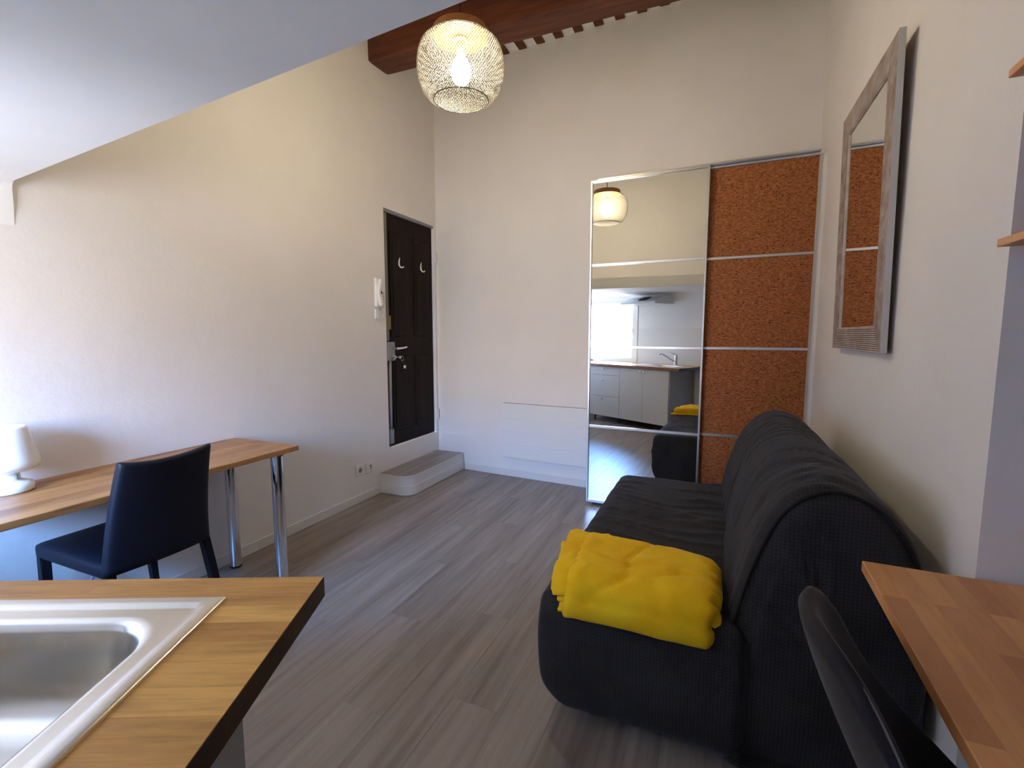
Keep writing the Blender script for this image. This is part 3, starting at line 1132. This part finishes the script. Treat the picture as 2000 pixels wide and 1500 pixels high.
# ------------------------------------------------------------------ sofa
SY0, SY1 = 1.50, 3.03
sofa = thing('sofa_bed', 'charcoal armless sofa bed with loose waffle cover against the right wall', 'sofa', (0, 0, 0))
def seat_fn(p, q):
    o = p.copy()
    # bulging front and near end, tucked in at the floor
    f = 1 - ((p.z - 0.30) / 0.30) ** 2
    if q.x < 0.3:
        o.x -= 0.030 * f * (1 - q.x / 0.3)
    if q.y < 0.2:
        o.y -= 0.025 * f * (1 - q.y / 0.2)
    if p.z < 0.16:
        k = ((0.16 - p.z) / 0.16) ** 2
        if q.x < 0.5:
            o.x += 0.085 * k * (1 - 2 * q.x)
        if q.y < 0.2:
            o.y += 0.05 * k * (1 - 5 * q.y)
    # loose creases
    top = max(0, min(1, (p.z - 0.40) / 0.08))
    cx = p.x + 0.6
    a = noise.noise(Vector((p.x * 1.7 + 5, p.y * 13 + 1.3 * noise.noise(Vector((p.x * 3, p.y * 2, 1))), 0.3)))
    crease = math.exp(-(a / 0.10) ** 2)
    o.z += top * (0.011 * crease + 0.010 * fbm(p, 2.2, 3) - 0.02 * max(0, cx - 0.35) * 0)
    side = max(0, min(1, (0.42 - p.z) / 0.1))
    b = noise.noise(Vector((p.x * 9 + p.z * 4, p.y * 5, p.z * 2.5 + 7)))
    cr = math.exp(-(b / 0.07) ** 2)
    if q.y < 0.5:
        o.y -= side * (0.007 * cr + 0.008 * fbm(p, 3, 5)) if q.y < 0.05 else 0
    if q.x < 0.05:
        o.x -= side * (0.007 * cr + 0.008 * fbm(p, 3, 6))
    return o
bm = BM()
rounded_box(bm, -0.515, 0.12, SY0, SY1, 0.015, 0.475, 0.055, 0.018, seat_fn)
obj('seat_cover', bm, M['sofa'], sofa, smooth=True)
arch = [(0.045, 0.02), (0.035, 0.20), (0.045, 0.40), (0.060, 0.50), (0.085, 0.62), (0.12, 0.735), (0.165, 0.835), (0.225, 0.905), (0.305, 0.938), (0.385, 0.922), (0.455, 0.872), (0.515, 0.78), (0.548, 0.66), (0.560, 0.50), (0.562, 0.25), (0.555, 0.02)]
arch_s = [Vector((v.x, 0, v.z)) for v in smooth_pts([(x, 0, z) for x, z in arch], 6)]
def arch_ring(inset, shrink=0.0):
    out = []
    n_ = len(arch_s)
    c = Vector((0.305, 0, 0.42))
    for i, p in enumerate(arch_s):
        d = (arch_s[min(i + 1, n_ - 1)] - arch_s[max(i - 1, 0)]).normalized()
        nrm = Vector((d.z, 0, -d.x))        # points inwards for this winding
        if (c - p).dot(nrm) < 0:
            nrm = -nrm
        q = p + nrm * inset
        q.z = max(q.z, 0.015)
        q = q.lerp(c, shrink)
        q.z = max(q.z, 0.015)
        out.append(q)
    return out
ys = []
RS = 0.07
NY = 74
secs = []
for s_ in (0.97, 0.8, 0.6, 0.4, 0.25, 0.12, 0.05):
    secs.append((SY0 + 0.015, RS, s_))
for i in range(9):
    a = R(90 * i / 8)
    secs.append((SY0 + 0.015 + RS * (1 - math.cos(a)), RS * (1 - math.sin(a)), 0))
for i in range(1, NY):
    secs.append((SY0 + 0.015 + RS + (SY1 + 0.02 - SY0 - 0.015 - 2 * RS) * i / NY, 0, 0))
for i in range(9):
    a = R(90 * i / 8)
    secs.append((SY1 + 0.02 - RS * (1 - math.sin(a)), RS * (1 - math.cos(a)), 0))
for s_ in (0.05, 0.12, 0.25, 0.4, 0.6, 0.8, 0.97):
    secs.append((SY1 + 0.02, RS, s_))
bm = BM()
rings = []
for (y, ins, shr) in secs:
    ring = []
    for k, p in enumerate(arch_ring(ins, shr)):
        q = Vector((p.x, y, p.z))
        d = q - Vector((0.305, y, 0.42))
        d.normalize()
        f = k / (len(arch_s) - 1)
        w = noise.noise(Vector((f * 2.2 + 1.5 * y, y * 12 + 3.0 * f + 0.8 * noise.noise(Vector((f * 4, y * 3, 2))), 4.4)))
        cr = math.exp(-(w / 0.075) ** 2)
        live = 1.0 if shr == 0 else 0.0
        q += d * live * (-0.013 * cr + 0.012 * fbm(q, 2.5, 8)) * max(0.0, min(1.0, (q.z - 0.1) / 0.2))
        if shr > 0 and y < 2:
            b = noise.noise(Vector((q.x * 7 + q.z * 5, 3, q.z * 3 - q.x * 2)))
            q.y -= 0.008 * math.exp(-(b / 0.09) ** 2) + 0.010 * fbm(q, 3.0, 2) - 0.012 * (1 - shr) * 0
            q.y -= 0.02 * shr
            if q.z < 0.2:
                q.y += 0.06 * ((0.2 - q.z) / 0.2) ** 2
        q.x = min(q.x, XR - 0.006)
        ring.append(bm.verts.new(q))
    rings.append(ring)
for a, b in zip(rings, rings[1:]):
    for k in range(len(a) - 1):
        bm.faces.new((a[k], a[k + 1], b[k + 1], b[k]))
    bm.faces.new((a[-1], a[0], b[0], b[-1]))
bm.faces.new(rings[0])
bm.faces.new(rings[-1])
obj('back_cover', bm, M['sofa'], sofa, smooth=True)
bm = BM()
tube(bm, [Vector((p.x, SY0 + 0.030 + 0.004 * math.sin(9 * p.z), p.z)) for p in arch_ring(0.022)[8:78]], 0.0055, 8)
obj('piping', bm, M['piping'], sofa, smooth=True)
bm = BM()
tube(bm, smooth_pts([(0.055, SY0 + 0.010, 0.47), (0.050, SY0 - 0.012, 0.33), (0.050, SY0 - 0.010, 0.18), (0.055, SY0 + 0.035, 0.05)], 6), 0.005, 8)
obj('piping', bm, M['piping'], sofa, smooth=True)

# folded yellow blanket on the near end of the seat
bl = thing('folded_blanket', 'folded bright yellow plush blanket on the near end of the charcoal sofa seat', 'blanket', (0, 0, 0))
BX0, BX1, BY0, BY1 = -0.482, 0.040, 1.452, 1.868
def blanket_layer(z0, z1, x0, x1, y0, y1, seed, r=0.018, skew=0.0, drop=0.055):
    bm = BM()
    def fn(p, q):
        o = p.copy()
        ex = 2 * q.x - 1
        o.x -= skew * q.y * (1 - q.x)
        o.x += 0.010 * noise.noise(Vector((p.y * 7, seed, 0))) * abs(ex) ** 3
        if q.x > 0.88:
            f = (q.x - 0.88) / 0.12
            if r > 0.03:
                sc = abs(math.sin(p.y * 62 + 1.1 * noise.noise(Vector((p.y * 6, 3, 1)))))
                o.x += 0.016 * (sc - 0.55) * f
                o.z += 0.010 * (sc - 0.6) * f * (1 if q.z > 0.3 else 0)
            else:
                o.x += 0.003 * math.sin(p.y * 112 + seed * 2.1) * f
            o.z -= 0.012 * f * (1 if q.z > 0.5 else 0)
        w = noise.noise(Vector((p.x * 2.4 - p.y * 4.2 + seed, p.y * 2.5 + p.x * 2.0 + seed, seed)))
        w2 = noise.noise(Vector((p.x * 5.5 + p.y * 2 + seed, p.y * 9 + seed, seed + 3)))
        o.z += (0.010 * noise.noise(Vector((p.x * 4, p.y * 4, seed))) - 0.010 * math.exp(-(w / 0.06) ** 2) + 0.006 * math.exp(-(w2 / 0.10) ** 2)) * (0.2 + 0.8 * q.z)
        o.z -= drop * max(0, (0.26 - q.y) / 0.26) ** 1.6
        o.z -= 0.030 * max(0, (0.14 - q.x) / 0.14) ** 2 * (1 - q.y)
        o.y += 0.012 * noise.noise(Vector((p.x * 5, seed, 2))) * abs(2 * q.y - 1) ** 3
        o.y -= 0.045 * (q.x - 0.15) * q.y
        for cx_ in (max(0.0, 1 - q.x / 0.10), max(0.0, 1 - (1 - q.x) / 0.08)):
            o.y += 0.035 * cx_ ** 2 * max(0.0, 1 - q.y / 0.3)
            o.y -= 0.018 * cx_ ** 2 * max(0.0, (q.y - 0.75) / 0.25)
        return o
    rounded_box(bm, x0, x1, y0, y1, z0, z1, r, 0.012, fn)
    return bm
for i in range(4):
    obj('fold', blanket_layer(0.478 + 0.018 * i, 0.497 + 0.018 * i, BX0 - 0.012 + 0.010 * ((i * 2) % 3), BX1 - 0.012 - 0.004 * i, BY0 + 0.020, BY1 - 0.006 * (i % 2), 3.1 * i + 1, 0.0095, 0.075 - 0.012 * i), M['yellow'], bl, smooth=True)
obj('outer_fold', blanket_layer(0.474, 0.560, BX0 + 0.018, BX1 - 0.002, BY0 - 0.004, BY1 - 0.010, 11.0, 0.036, 0.0, 0.066), M['yellow'], bl, smooth=True)

# ------------------------------------------------------------------ framed mirror on the right wall
fm = thing('framed_wall_mirror', 'tall wall mirror in a whitewashed ribbed wooden frame on the right wall', 'mirror', (0.568, 2.552, 1.28), (0, -R(0.85), 0))
# local: -x faces the room, y along the wall, z up
FW, FH, SW = 0.80, 1.118, 0.098
for s in (-1, 1):
    bm = BM()
    ya, yb = s * FW / 2, s * (FW / 2 - SW)
    pts = [(ya, 0), (yb, SW), (yb, FH - SW), (ya, FH)]
    f = [bm.verts.new((-0.022, y, z)) for y, z in pts]
    b = [bm.verts.new((0.0, y, z)) for y, z in pts]
    bm.faces.new(f); bm.faces.new(b)
    for i in range(4):
        bm.faces.new((f[i], f[(i + 1) % 4], b[(i + 1) % 4], b[i]))
    obj('frame_stile', bm, M['whitewash'], fm)
    bm = BM()
    box(bm, -0.0215, -0.001, ya - (0.003 if s < 0 else -0.0), ya + (0.003 if s > 0 else 0.0), 0.001, FH - 0.001)
    obj('frame_edge', bm, M['frame_side'], fm)
for top in (0, 1):
    bm = BM()
    if top:
        pts = [(-FW / 2, FH), (FW / 2, FH), (FW / 2 - SW, FH - SW), (-FW / 2 + SW, FH - SW)]
    else:
        pts = [(-FW / 2, 0), (FW / 2, 0), (FW / 2 - SW, SW), (-FW / 2 + SW, SW)]
    f = [bm.verts.new((-0.014, y, z)) for y, z in pts]
    b = [bm.verts.new((0.0, y, z)) for y, z in pts]
    bm.faces.new(f); bm.faces.new(b)
    for i in range(4):
        bm.faces.new((f[i], f[(i + 1) % 4], b[(i + 1) % 4], b[i]))
    rail = obj('frame_rail', bm, M['groove'], fm)
    for k in range(12):
        d = SW * (k + 0.5) / 12
        z = FH - d if top else d
        hw = FW / 2 - d
        bm = BM()
        box(bm, -0.022, -0.013, -hw, hw, z - 0.0027, z + 0.0027, 0.001, 1)
        obj('rib', bm, M['rib'], rail)
bm = BM()
box(bm, -0.013, -0.006, -FW / 2 + SW - 0.002, FW / 2 - SW + 0.002, SW - 0.002, FH - SW + 0.002)
obj('mirror_glass', bm, M['mirror'], fm)
bm = BM()
for a, b, c, d in ((-FW / 2 + SW, -FW / 2 + SW + 0.007, SW, FH - SW), (FW / 2 - SW - 0.007, FW / 2 - SW, SW, FH - SW), (-FW / 2 + SW + .007, FW / 2 - SW - .007, SW, SW + 0.004), (-FW / 2 + SW + .007, FW / 2 - SW - .007, FH - SW - 0.004, FH - SW)):
    box(bm, -0.018, -0.0125, a, b, c, d)
obj('inner_bead', bm, M['rib'], fm)
bm = BM()
box(bm, 0.0, 0.016, -0.03, 0.03, FH - 0.16, FH - 0.12)
obj('hanger', bm, M['grey_metal'], fm)

# ------------------------------------------------------------------ right desk, shelves, grey chair
rd = thing('side_desk', 'honey beech desk top in the right recess, close to the camera', 'desk', (0.365, 0.25, 0))
bm = BM()
box(bm, 0, 0.750, 0, 1.172, 0.753, 0.780, 0.002, 1)
obj('desk_top', bm, M['beech'], rd, rot=None)
bm = BM()
box(bm, 0.36, 0.75, 1.155, 1.183, 0.70, 0.7525, 0.002, 1)
obj('wall_batten', bm, M['white_trim'], rd)
for ly in (0.08, 1.0):
    bm = BM()
    lathe(bm, [(0.025, 0), (0.025, 0.7525)], (0.62, ly, 0), 20)
    obj('leg', bm, M['white_trim'], rd, smooth='auto')
rd.rotation_euler = (0, 0, R(-1.4))
rd.location = (0.335 - 0.006, 0.25, 0)

def shelf(z, lab, x=0.557):
    s = thing('wall_shelf', lab, 'shelf', (x, 0.45, z), group='wooden wall shelves in the right recess')
    bm = BM()
    box(bm, 0, 0.555, 0, 0.970, 0, 0.017, 0.001, 1)
    obj('board', bm, M['shelf_wood'], s)
    bm = BM()
    tube(bm, [(0.04, 0.80, -0.004), (0.04, 0.84, -0.004), (0.05, 0.87, -0.004)], 0.006, 8)
    obj('bracket', bm, M['white_plastic'], s, smooth=True)
shelf(1.541, 'wooden wall shelf in the right recess, lower of the two')
shelf(1.894, 'wooden wall shelf in the right recess, upper of the two', 0.548)

gc = thing('shell_chair', 'grey brown suede shell chair with curved back at the right beech desk', 'chair', (0.40, 0.95, 0))
# local: -x = back of the chair; back shell wraps towards +x
def shell(bm, th=0.034):
    us = [-1 + 2 * i / 36 for i in range(37)]
    ws = [i / 26 for i in range(27)]
    def P(u, w, off):
        ang = u * 1.05
        # half-width grows downwards, top corners rounded
        hw = 0.245 - 0.06 * w ** 2
        top = 0.875 - 0.16 * abs(u) ** 3.2
        z = 0.43 + (top - 0.43) * w
        y = hw * math.sin(ang) / math.sin(1.05)
        x = -0.215 + 0.16 * (1 - math.cos(ang)) / (1 - math.cos(1.05)) * (1.0 - 0.35 * w) - 0.02 * w + 0.17 * (1 - w) ** 1.25
        n = Vector((math.cos(ang), -math.sin(ang) * 0.8, 0)).normalized()
        k = 1.0 if w < 0.93 else math.sqrt(max(0, 1 - ((w - 0.93) / 0.07) ** 2)) * 0.75 + 0.25
        return Vector((x, y, z)) + n * (off * th / 2 * k)
    g = {}
    for s in (-1, 1):
        for i, u in enumerate(us):
            for j, w in enumerate(ws):
                g[s, i, j] = bm.verts.new(P(u, w, s))
    I, J = len(us), len(ws)
    for s in (-1, 1):
        for i in range(I - 1):
            for j in range(J - 1):
                bm.faces.new((g[s, i, j], g[s, i + 1, j], g[s, i + 1, j + 1], g[s, i, j + 1]))
    for i in range(I - 1):
        for j in (0, J - 1):
            bm.faces.new((g[-1, i, j], g[-1, i + 1, j], g[1, i + 1, j], g[1, i, j]))
    for j in range(J - 1):
        for i in (0, I - 1):
            bm.faces.new((g[-1, i, j], g[-1, i, j + 1], g[1, i, j + 1], g[1, i, j]))
    return [P(u, 0.975, 0.25) + Vector((0, 0, 0.004)) for u in us]
bm = BM()
rim = shell(bm)
obj('backrest', bm, M['chair_grey'], gc, smooth=True)
bm = BM()
tube(bm, rim, 0.0022, 6)
obj('stitched_seam', bm, M['stitch'], gc, smooth=True)
bm = BM()
rounded_box(bm, -0.03, 0.26, -0.20, 0.20, 0.415, 0.475, 0.028, 0.025)
obj('seat', bm, M['chair_grey'], gc, smooth=True)
for sx in (-1, 1):
    for sy in (-1, 1):
        bm = BM()
        tube(bm, [(sx * 0.15 + 0.02, sy * 0.15, 0.43), (sx * 0.20 + 0.02, sy * 0.20, 0.0)], [0.014, 0.010], 12)
        obj('leg', bm, M['grey_metal'], gc, smooth='auto')

# ------------------------------------------------------------------ kitchen
# worktop with a cut-out for the sink bowl
SU0, SU1, SV0, SV1 = 0.136, 1.00, 0.072, 0.575
wt = thing('kitchen_worktop', 'oiled oak kitchen worktop carrying the steel sink in the foreground', 'worktop', K_LOC, K_ROT)
ZT, ZB = 0.90, 0.862
WU1 = 2.10
bm = BM()
hole = (0.17, 0.66, 0.11, 0.51)
ring_o = [(0.0, 0.0), (WU1, 0.0), (WU1 + 0.285, KV - 0.001), (0.0, KV - 0.001)]
ring_h = [(hole[0], hole[2]), (hole[1], hole[2]), (hole[1], hole[3]), (hole[0], hole[3])]
for z in (ZB, ZT):
    o4 = [bm.verts.new((x, y, z)) for x, y in ring_o]
    h4 = [bm.verts.new((x, y, z)) for x, y in ring_h]
    for i in range(4):
        bm.faces.new((o4[i], o4[(i + 1) % 4], h4[(i + 1) % 4], h4[i]))
    if z == ZB:
        lo_o, lo_h = o4, h4
    else:
        hi_o, hi_h = o4, h4
for lo, hi in ((lo_o, hi_o), (lo_h, hi_h)):
    for i in range(4):
        f = bm.faces.new((lo[i], lo[(i + 1) % 4], hi[(i + 1) % 4], hi[i]))
obj('board', bm, M['oak'], wt)
bm = BM()
box(bm, -0.0012, -0.0001, 0.0, KV - 0.002, ZB + 0.0005, ZT - 0.0015)
obj('edge_band', bm, M['oak_dark'], wt)
bm = BM()
box(bm, 0.0, WU1, -0.0012, -0.0001, ZB + 0.0005, ZT - 0.0015)
obj('edge_band', bm, M['oak_front'], wt)

# stainless sink: pressed tray with a rounded bowl
sk = thing('kitchen_sink', 'satin stainless steel inset sink set into the oak worktop', 'sink', K_LOC, K_ROT)
def rrect(u0, u1, v0, v1, r, n=8):
    pts = []
    for cx, cy, a0 in ((u1 - r, v1 - r, 0), (u0 + r, v1 - r, 90), (u0 + r, v0 + r, 180), (u1 - r, v0 + r, 270)):
        for i in range(n + 1):
            a = R(a0 + 90 * i / n)
            pts.append((cx + r * math.cos(a), cy + r * math.sin(a)))
    return pts
def loft(bm, loops):
    rs = [[bm.verts.new((x, y, z)) for x, y in pts] for pts, z in loops]
    n = len(rs[0])
    for a, b in zip(rs, rs[1:]):
        for i in range(n):
            bm.faces.new((a[i], a[(i + 1) % n], b[(i + 1) % n], b[i]))
    return rs
bm = BM()
bu0, bu1, bv0, bv1 = 0.187, 0.62, 0.125, 0.50
def inset(d, dz, r):
    return (rrect(bu0 + d, bu1 - d, bv0 + d, bv1 - d, r), ZT + dz)
loops = [
    (rrect(SU0, 0.665, SV0, SV1, 0.003), ZT + 0.0003),
    (rrect(SU0 + 0.001, 0.664, SV0 + 0.001, SV1 - 0.001, 0.004), ZT + 0.0045),
    (rrect(SU0 + 0.004, 0.661, SV0 + 0.004, SV1 - 0.004, 0.005), ZT + 0.0062),
    (rrect(SU0 + 0.022, 0.643, SV0 + 0.022, SV1 - 0.022, 0.016), ZT + 0.0060),
    (rrect(SU0 + 0.027, 0.638, SV0 + 0.027, SV1 - 0.027, 0.018), ZT + 0.0028),
    (rrect(SU0 + 0.033, 0.632, SV0 + 0.033, SV1 - 0.033, 0.020), ZT + 0.0018),
    inset(-0.002, 0.0018, 0.076),
    inset(0.003, 0.0012, 0.078),
    inset(0.008, -0.0015, 0.080),
    inset(0.012, -0.006, 0.080),
    inset(0.015, -0.014, 0.080),
    inset(0.018, -0.05, 0.080),
    inset(0.021, -0.085, 0.078),
    inset(0.026, -0.106, 0.076),
    inset(0.035, -0.123, 0.072),
    inset(0.048, -0.135, 0.066),
    inset(0.065, -0.142, 0.056),
    inset(0.09, -0.146, 0.045),
    inset(0.15, -0.149, 0.03),
]
rs = loft(bm, loops)
bm.faces.new(rs[-1])
obj('bowl', bm, M['steel'], sk, smooth='auto')
bm = BM()
loops = [
    (rrect(0.666, SU1, SV0, SV1, 0.003), ZT + 0.0003),
    (rrect(0.667, SU1 - 0.001, SV0 + 0.001, SV1 - 0.001, 0.004), ZT + 0.0045),
    (rrect(0.670, SU1 - 0.004, SV0 + 0.004, SV1 - 0.004, 0.005), ZT + 0.0062),
    (rrect(0.680, SU1 - 0.022, SV0 + 0.022, SV1 - 0.022, 0.010), ZT + 0.0060),
    (rrect(0.686, SU1 - 0.030, SV0 + 0.030, SV1 - 0.030, 0.012), ZT + 0.002),
]
rs = loft(bm, loops)
bm.faces.new(rs[-1])
dr = obj('drainer', bm, M['steel'], sk, smooth='auto')
for k in range(8):
    bm = BM()
    v_ = SV0 + 0.08 + 0.05 * k
    rounded_box(bm, 0.71, 0.95, v_ - 0.009, v_ + 0.009, ZT + 0.0010, ZT + 0.0055, 0.002, 0.02)
    obj('drain_rib', bm, M['steel'], dr, smooth=True)
bm = BM()
lathe(bm, [(0.040, ZT - 0.1495), (0.040, ZT - 0.1475), (0.030, ZT - 0.1490), (0.004, ZT - 0.1485)], (0.40, 0.31, 0), 24)
obj('drain', bm, M['chrome'], sk, smooth='auto')
# mixer tap
tp = thing('mixer_tap', 'chrome single lever mixer tap standing on the sink rim, seen in the mirrored door', 'tap', (K_MAT @ Vector((0.39, 0.533, ZT + 0.0026)))[:], K_ROT)
bm = BM()
lathe(bm, [(0.027, 0), (0.027, 0.008), (0.022, 0.012), (0.022, 0.125), (0.020, 0.145), (0.012, 0.150)], seg=24)
obj('body', bm, M['chrome'], tp, smooth='auto')
bm = BM()
tube(bm, smooth_pts([(0.01, -0.015, 0.055), (0.05, -0.055, 0.085), (0.11, -0.115, 0.140), (0.145, -0.15, 0.165), (0.163, -0.168, 0.160), (0.166, -0.172, 0.140)], 5), 0.0115, 12)
obj('spout', bm, M['chrome'], tp, smooth=True)
bm = BM()
tube(bm, [(0, 0, 0.150), (0.02, -0.015, 0.158), (0.085, -0.06, 0.188)], [0.014, 0.009, 0.006], 10)
obj('lever', bm, M['chrome'], tp, smooth=True)

def knob(p, parent):
    bm = BM()
    lathe(bm, [(0.006, 0.0), (0.006, -0.014), (0.013, -0.020), (0.013, -0.027), (0.004, -0.031)], p, 14, axis='Y')
    return obj('knob', bm, M['chrome'], parent, smooth='auto')
CB, CT, CV = 0.094, 0.858, 0.030
def cabinet(name, lab, a, b, fronts, side=False):
    c = thing(name, lab, 'cabinet', K_LOC, K_ROT)
    bm = BM()
    box(bm, a + 0.001, a + 0.018, CV + 0.02, KV - 0.01, CB, CT)
    box(bm, b - 0.018, b - 0.001, CV + 0.02, KV - 0.01, CB, CT)
    box(bm, a + 0.018, b - 0.018, CV + 0.02, KV - 0.01, CB, CB + 0.018)
    box(bm, a + 0.018, b - 0.018, KV - 0.02, KV - 0.01, CB + 0.018, CT)
    obj('body', bm, M['cabinet_side'], c)
    for (kind, x0, x1, z0_, z1_, kx, kz) in fronts:
        bm = BM()
        box(bm, x0 + 0.0015, x1 - 0.0015, CV, CV + 0.018, z0_ + 0.0015, z1_ - 0.0015, 0.0015, 1)
        f = obj(kind, bm, M['cabinet'], c)
        knob((kx, CV, kz), f)
    for x_ in (a + 0.06, b - 0.06):
        for v_ in (0.12, 0.55):
            bm = BM()
            lathe(bm, [(0.018, 0), (0.018, 0.006), (0.012, 0.012), (0.012, CB)], (x_, v_, 0), 12)
            obj('leg', bm, M['dark_gap'], c, smooth='auto')
    return c
cabinet('sink_cabinet', 'off white kitchen base cabinet with two doors under the sink, seen in the mirrored door', 0.166, 1.002,
        [('door', 0.166, 0.584, CB, CT, 0.555, 0.817), ('door', 0.584, 1.002, CB, CT, 0.625, 0.816)])
cabinet('drawer_cabinet', 'off white kitchen drawer cabinet left of the sink cabinet in the mirrored door', 1.004, 1.602,
        [('drawer', 1.004, 1.602, 0.402, 0.73, 1.32, 0.655), ('drawer', 1.004, 1.602, CB, 0.402, 1.32, 0.360), ('drawer', 1.004, 1.602, 0.73, CT, 1.318, 0.825)])
bm = BM()
box(bm, 0.146, 0.165, CV + 0.002, KV - 0.03, 0.0, CT, 0.001, 1)
tag(obj('cover_panel', bm, M['cabinet_side'], loc=K_LOC, rot=K_ROT), 'grey end cover panel closing the right side of the sink cabinet', 'panel')

bm = BM()
box(bm, 0.05, 1.145, KV - 0.008, KV - 0.0005, ZT + 0.001, 1.437, 0.001, 1)
tag(obj('backsplash', bm, M['backsplash'], loc=K_LOC, rot=K_ROT), 'pale grey backsplash panel behind the sink on the kitchen wall', 'backsplash')

# range hood
hd = thing('range_hood', 'slim white range hood under the low kitchen ceiling, seen in the mirrored door', 'hood', K_LOC, K_ROT)
bm = BM()
hu0, hu1, hv0 = 0.55, 1.16, 0.21
sec = [(hv0, 1.792), (KV - 0.001, 1.792), (KV - 0.001, 1.90), (hv0 + 0.22, 1.90), (hv0, 1.822)]
A_ = [bm.verts.new((hu0, v_, z_)) for v_, z_ in sec]
B_ = [bm.verts.new((hu1, v_, z_)) for v_, z_ in sec]
bm.faces.new(A_); bm.faces.new(B_)
for i in range(5):
    bm.faces.new((A_[i], A_[(i + 1) % 5], B_[(i + 1) % 5], B_[i]))
obj('canopy', bm, M['hood'], hd)
bm = BM()
box(bm, 0.74, 0.87, hv0 + 0.05, hv0 + 0.17, 1.846, 1.876)
for v in bm.verts:
    v.co.z += (v.co.y - hv0 - 0.11) * 0.35
obj('control_panel', bm, M['dark_gap'], hd)
bm = BM()
box(bm, hu0 + 0.03, hu1 - 0.03, hv0 + 0.03, KV - 0.03, 1.788, 1.7915)
obj('filter', bm, M['alu'], hd)

# toaster on the left of the worktop
ts = thing('toaster', 'white toaster at the left end of the worktop by the window, in the mirrored door', 'toaster', (K_MAT @ Vector((2.10, 0.53, ZT + 0.0005)))[:], K_ROT)
bm = BM()
rounded_box(bm, -0.045, 0.105, -0.09, 0.09, 0.012, 0.25, 0.03, 0.02)
obj('body', bm, M['white_plastic'], ts, smooth=True)
for x_ in (0.0, 0.055):
    bm = BM()
    box(bm, x_ - 0.012, x_ + 0.012, -0.065, 0.065, 0.249, 0.2515)
    obj('slot', bm, M['rubber'], ts)
bm = BM()
rounded_box(bm, 0.0, 0.06, -0.102, -0.088, 0.05, 0.22, 0.005, 0.015)
obj('front_plate', bm, M['grey_metal'], ts, smooth='auto')
bm = BM()
box(bm, -0.04, 0.10, -0.085, 0.085, 0.0, 0.013)
obj('foot', bm, M['rubber'], ts)

# ------------------------------------------------------------------ origins at the base of each thing
def rebase(o, base):
    base = Vector(base)
    o.location = base
    for c in o.children:
        c.location = c.location - base
    if o.type == 'MESH':
        o.data.transform(Matrix.Translation(-base))
rebase(sofa, (0.0, (SY0 + SY1) / 2, 0.0))
rebase(bl, ((BX0 + BX1) / 2, (BY0 + BY1) / 2, 0.474))
for o in list(COL.objects):
    if o.type == 'MESH' and o.parent is None and 'category' in o and o.location.length < 1e-6:
        vs = [v.co for v in o.data.vertices]
        rebase(o, [(min(v[i] for v in vs) + max(v[i] for v in vs)) / 2 if i < 2 else min(v[2] for v in vs) for i in range(3)])
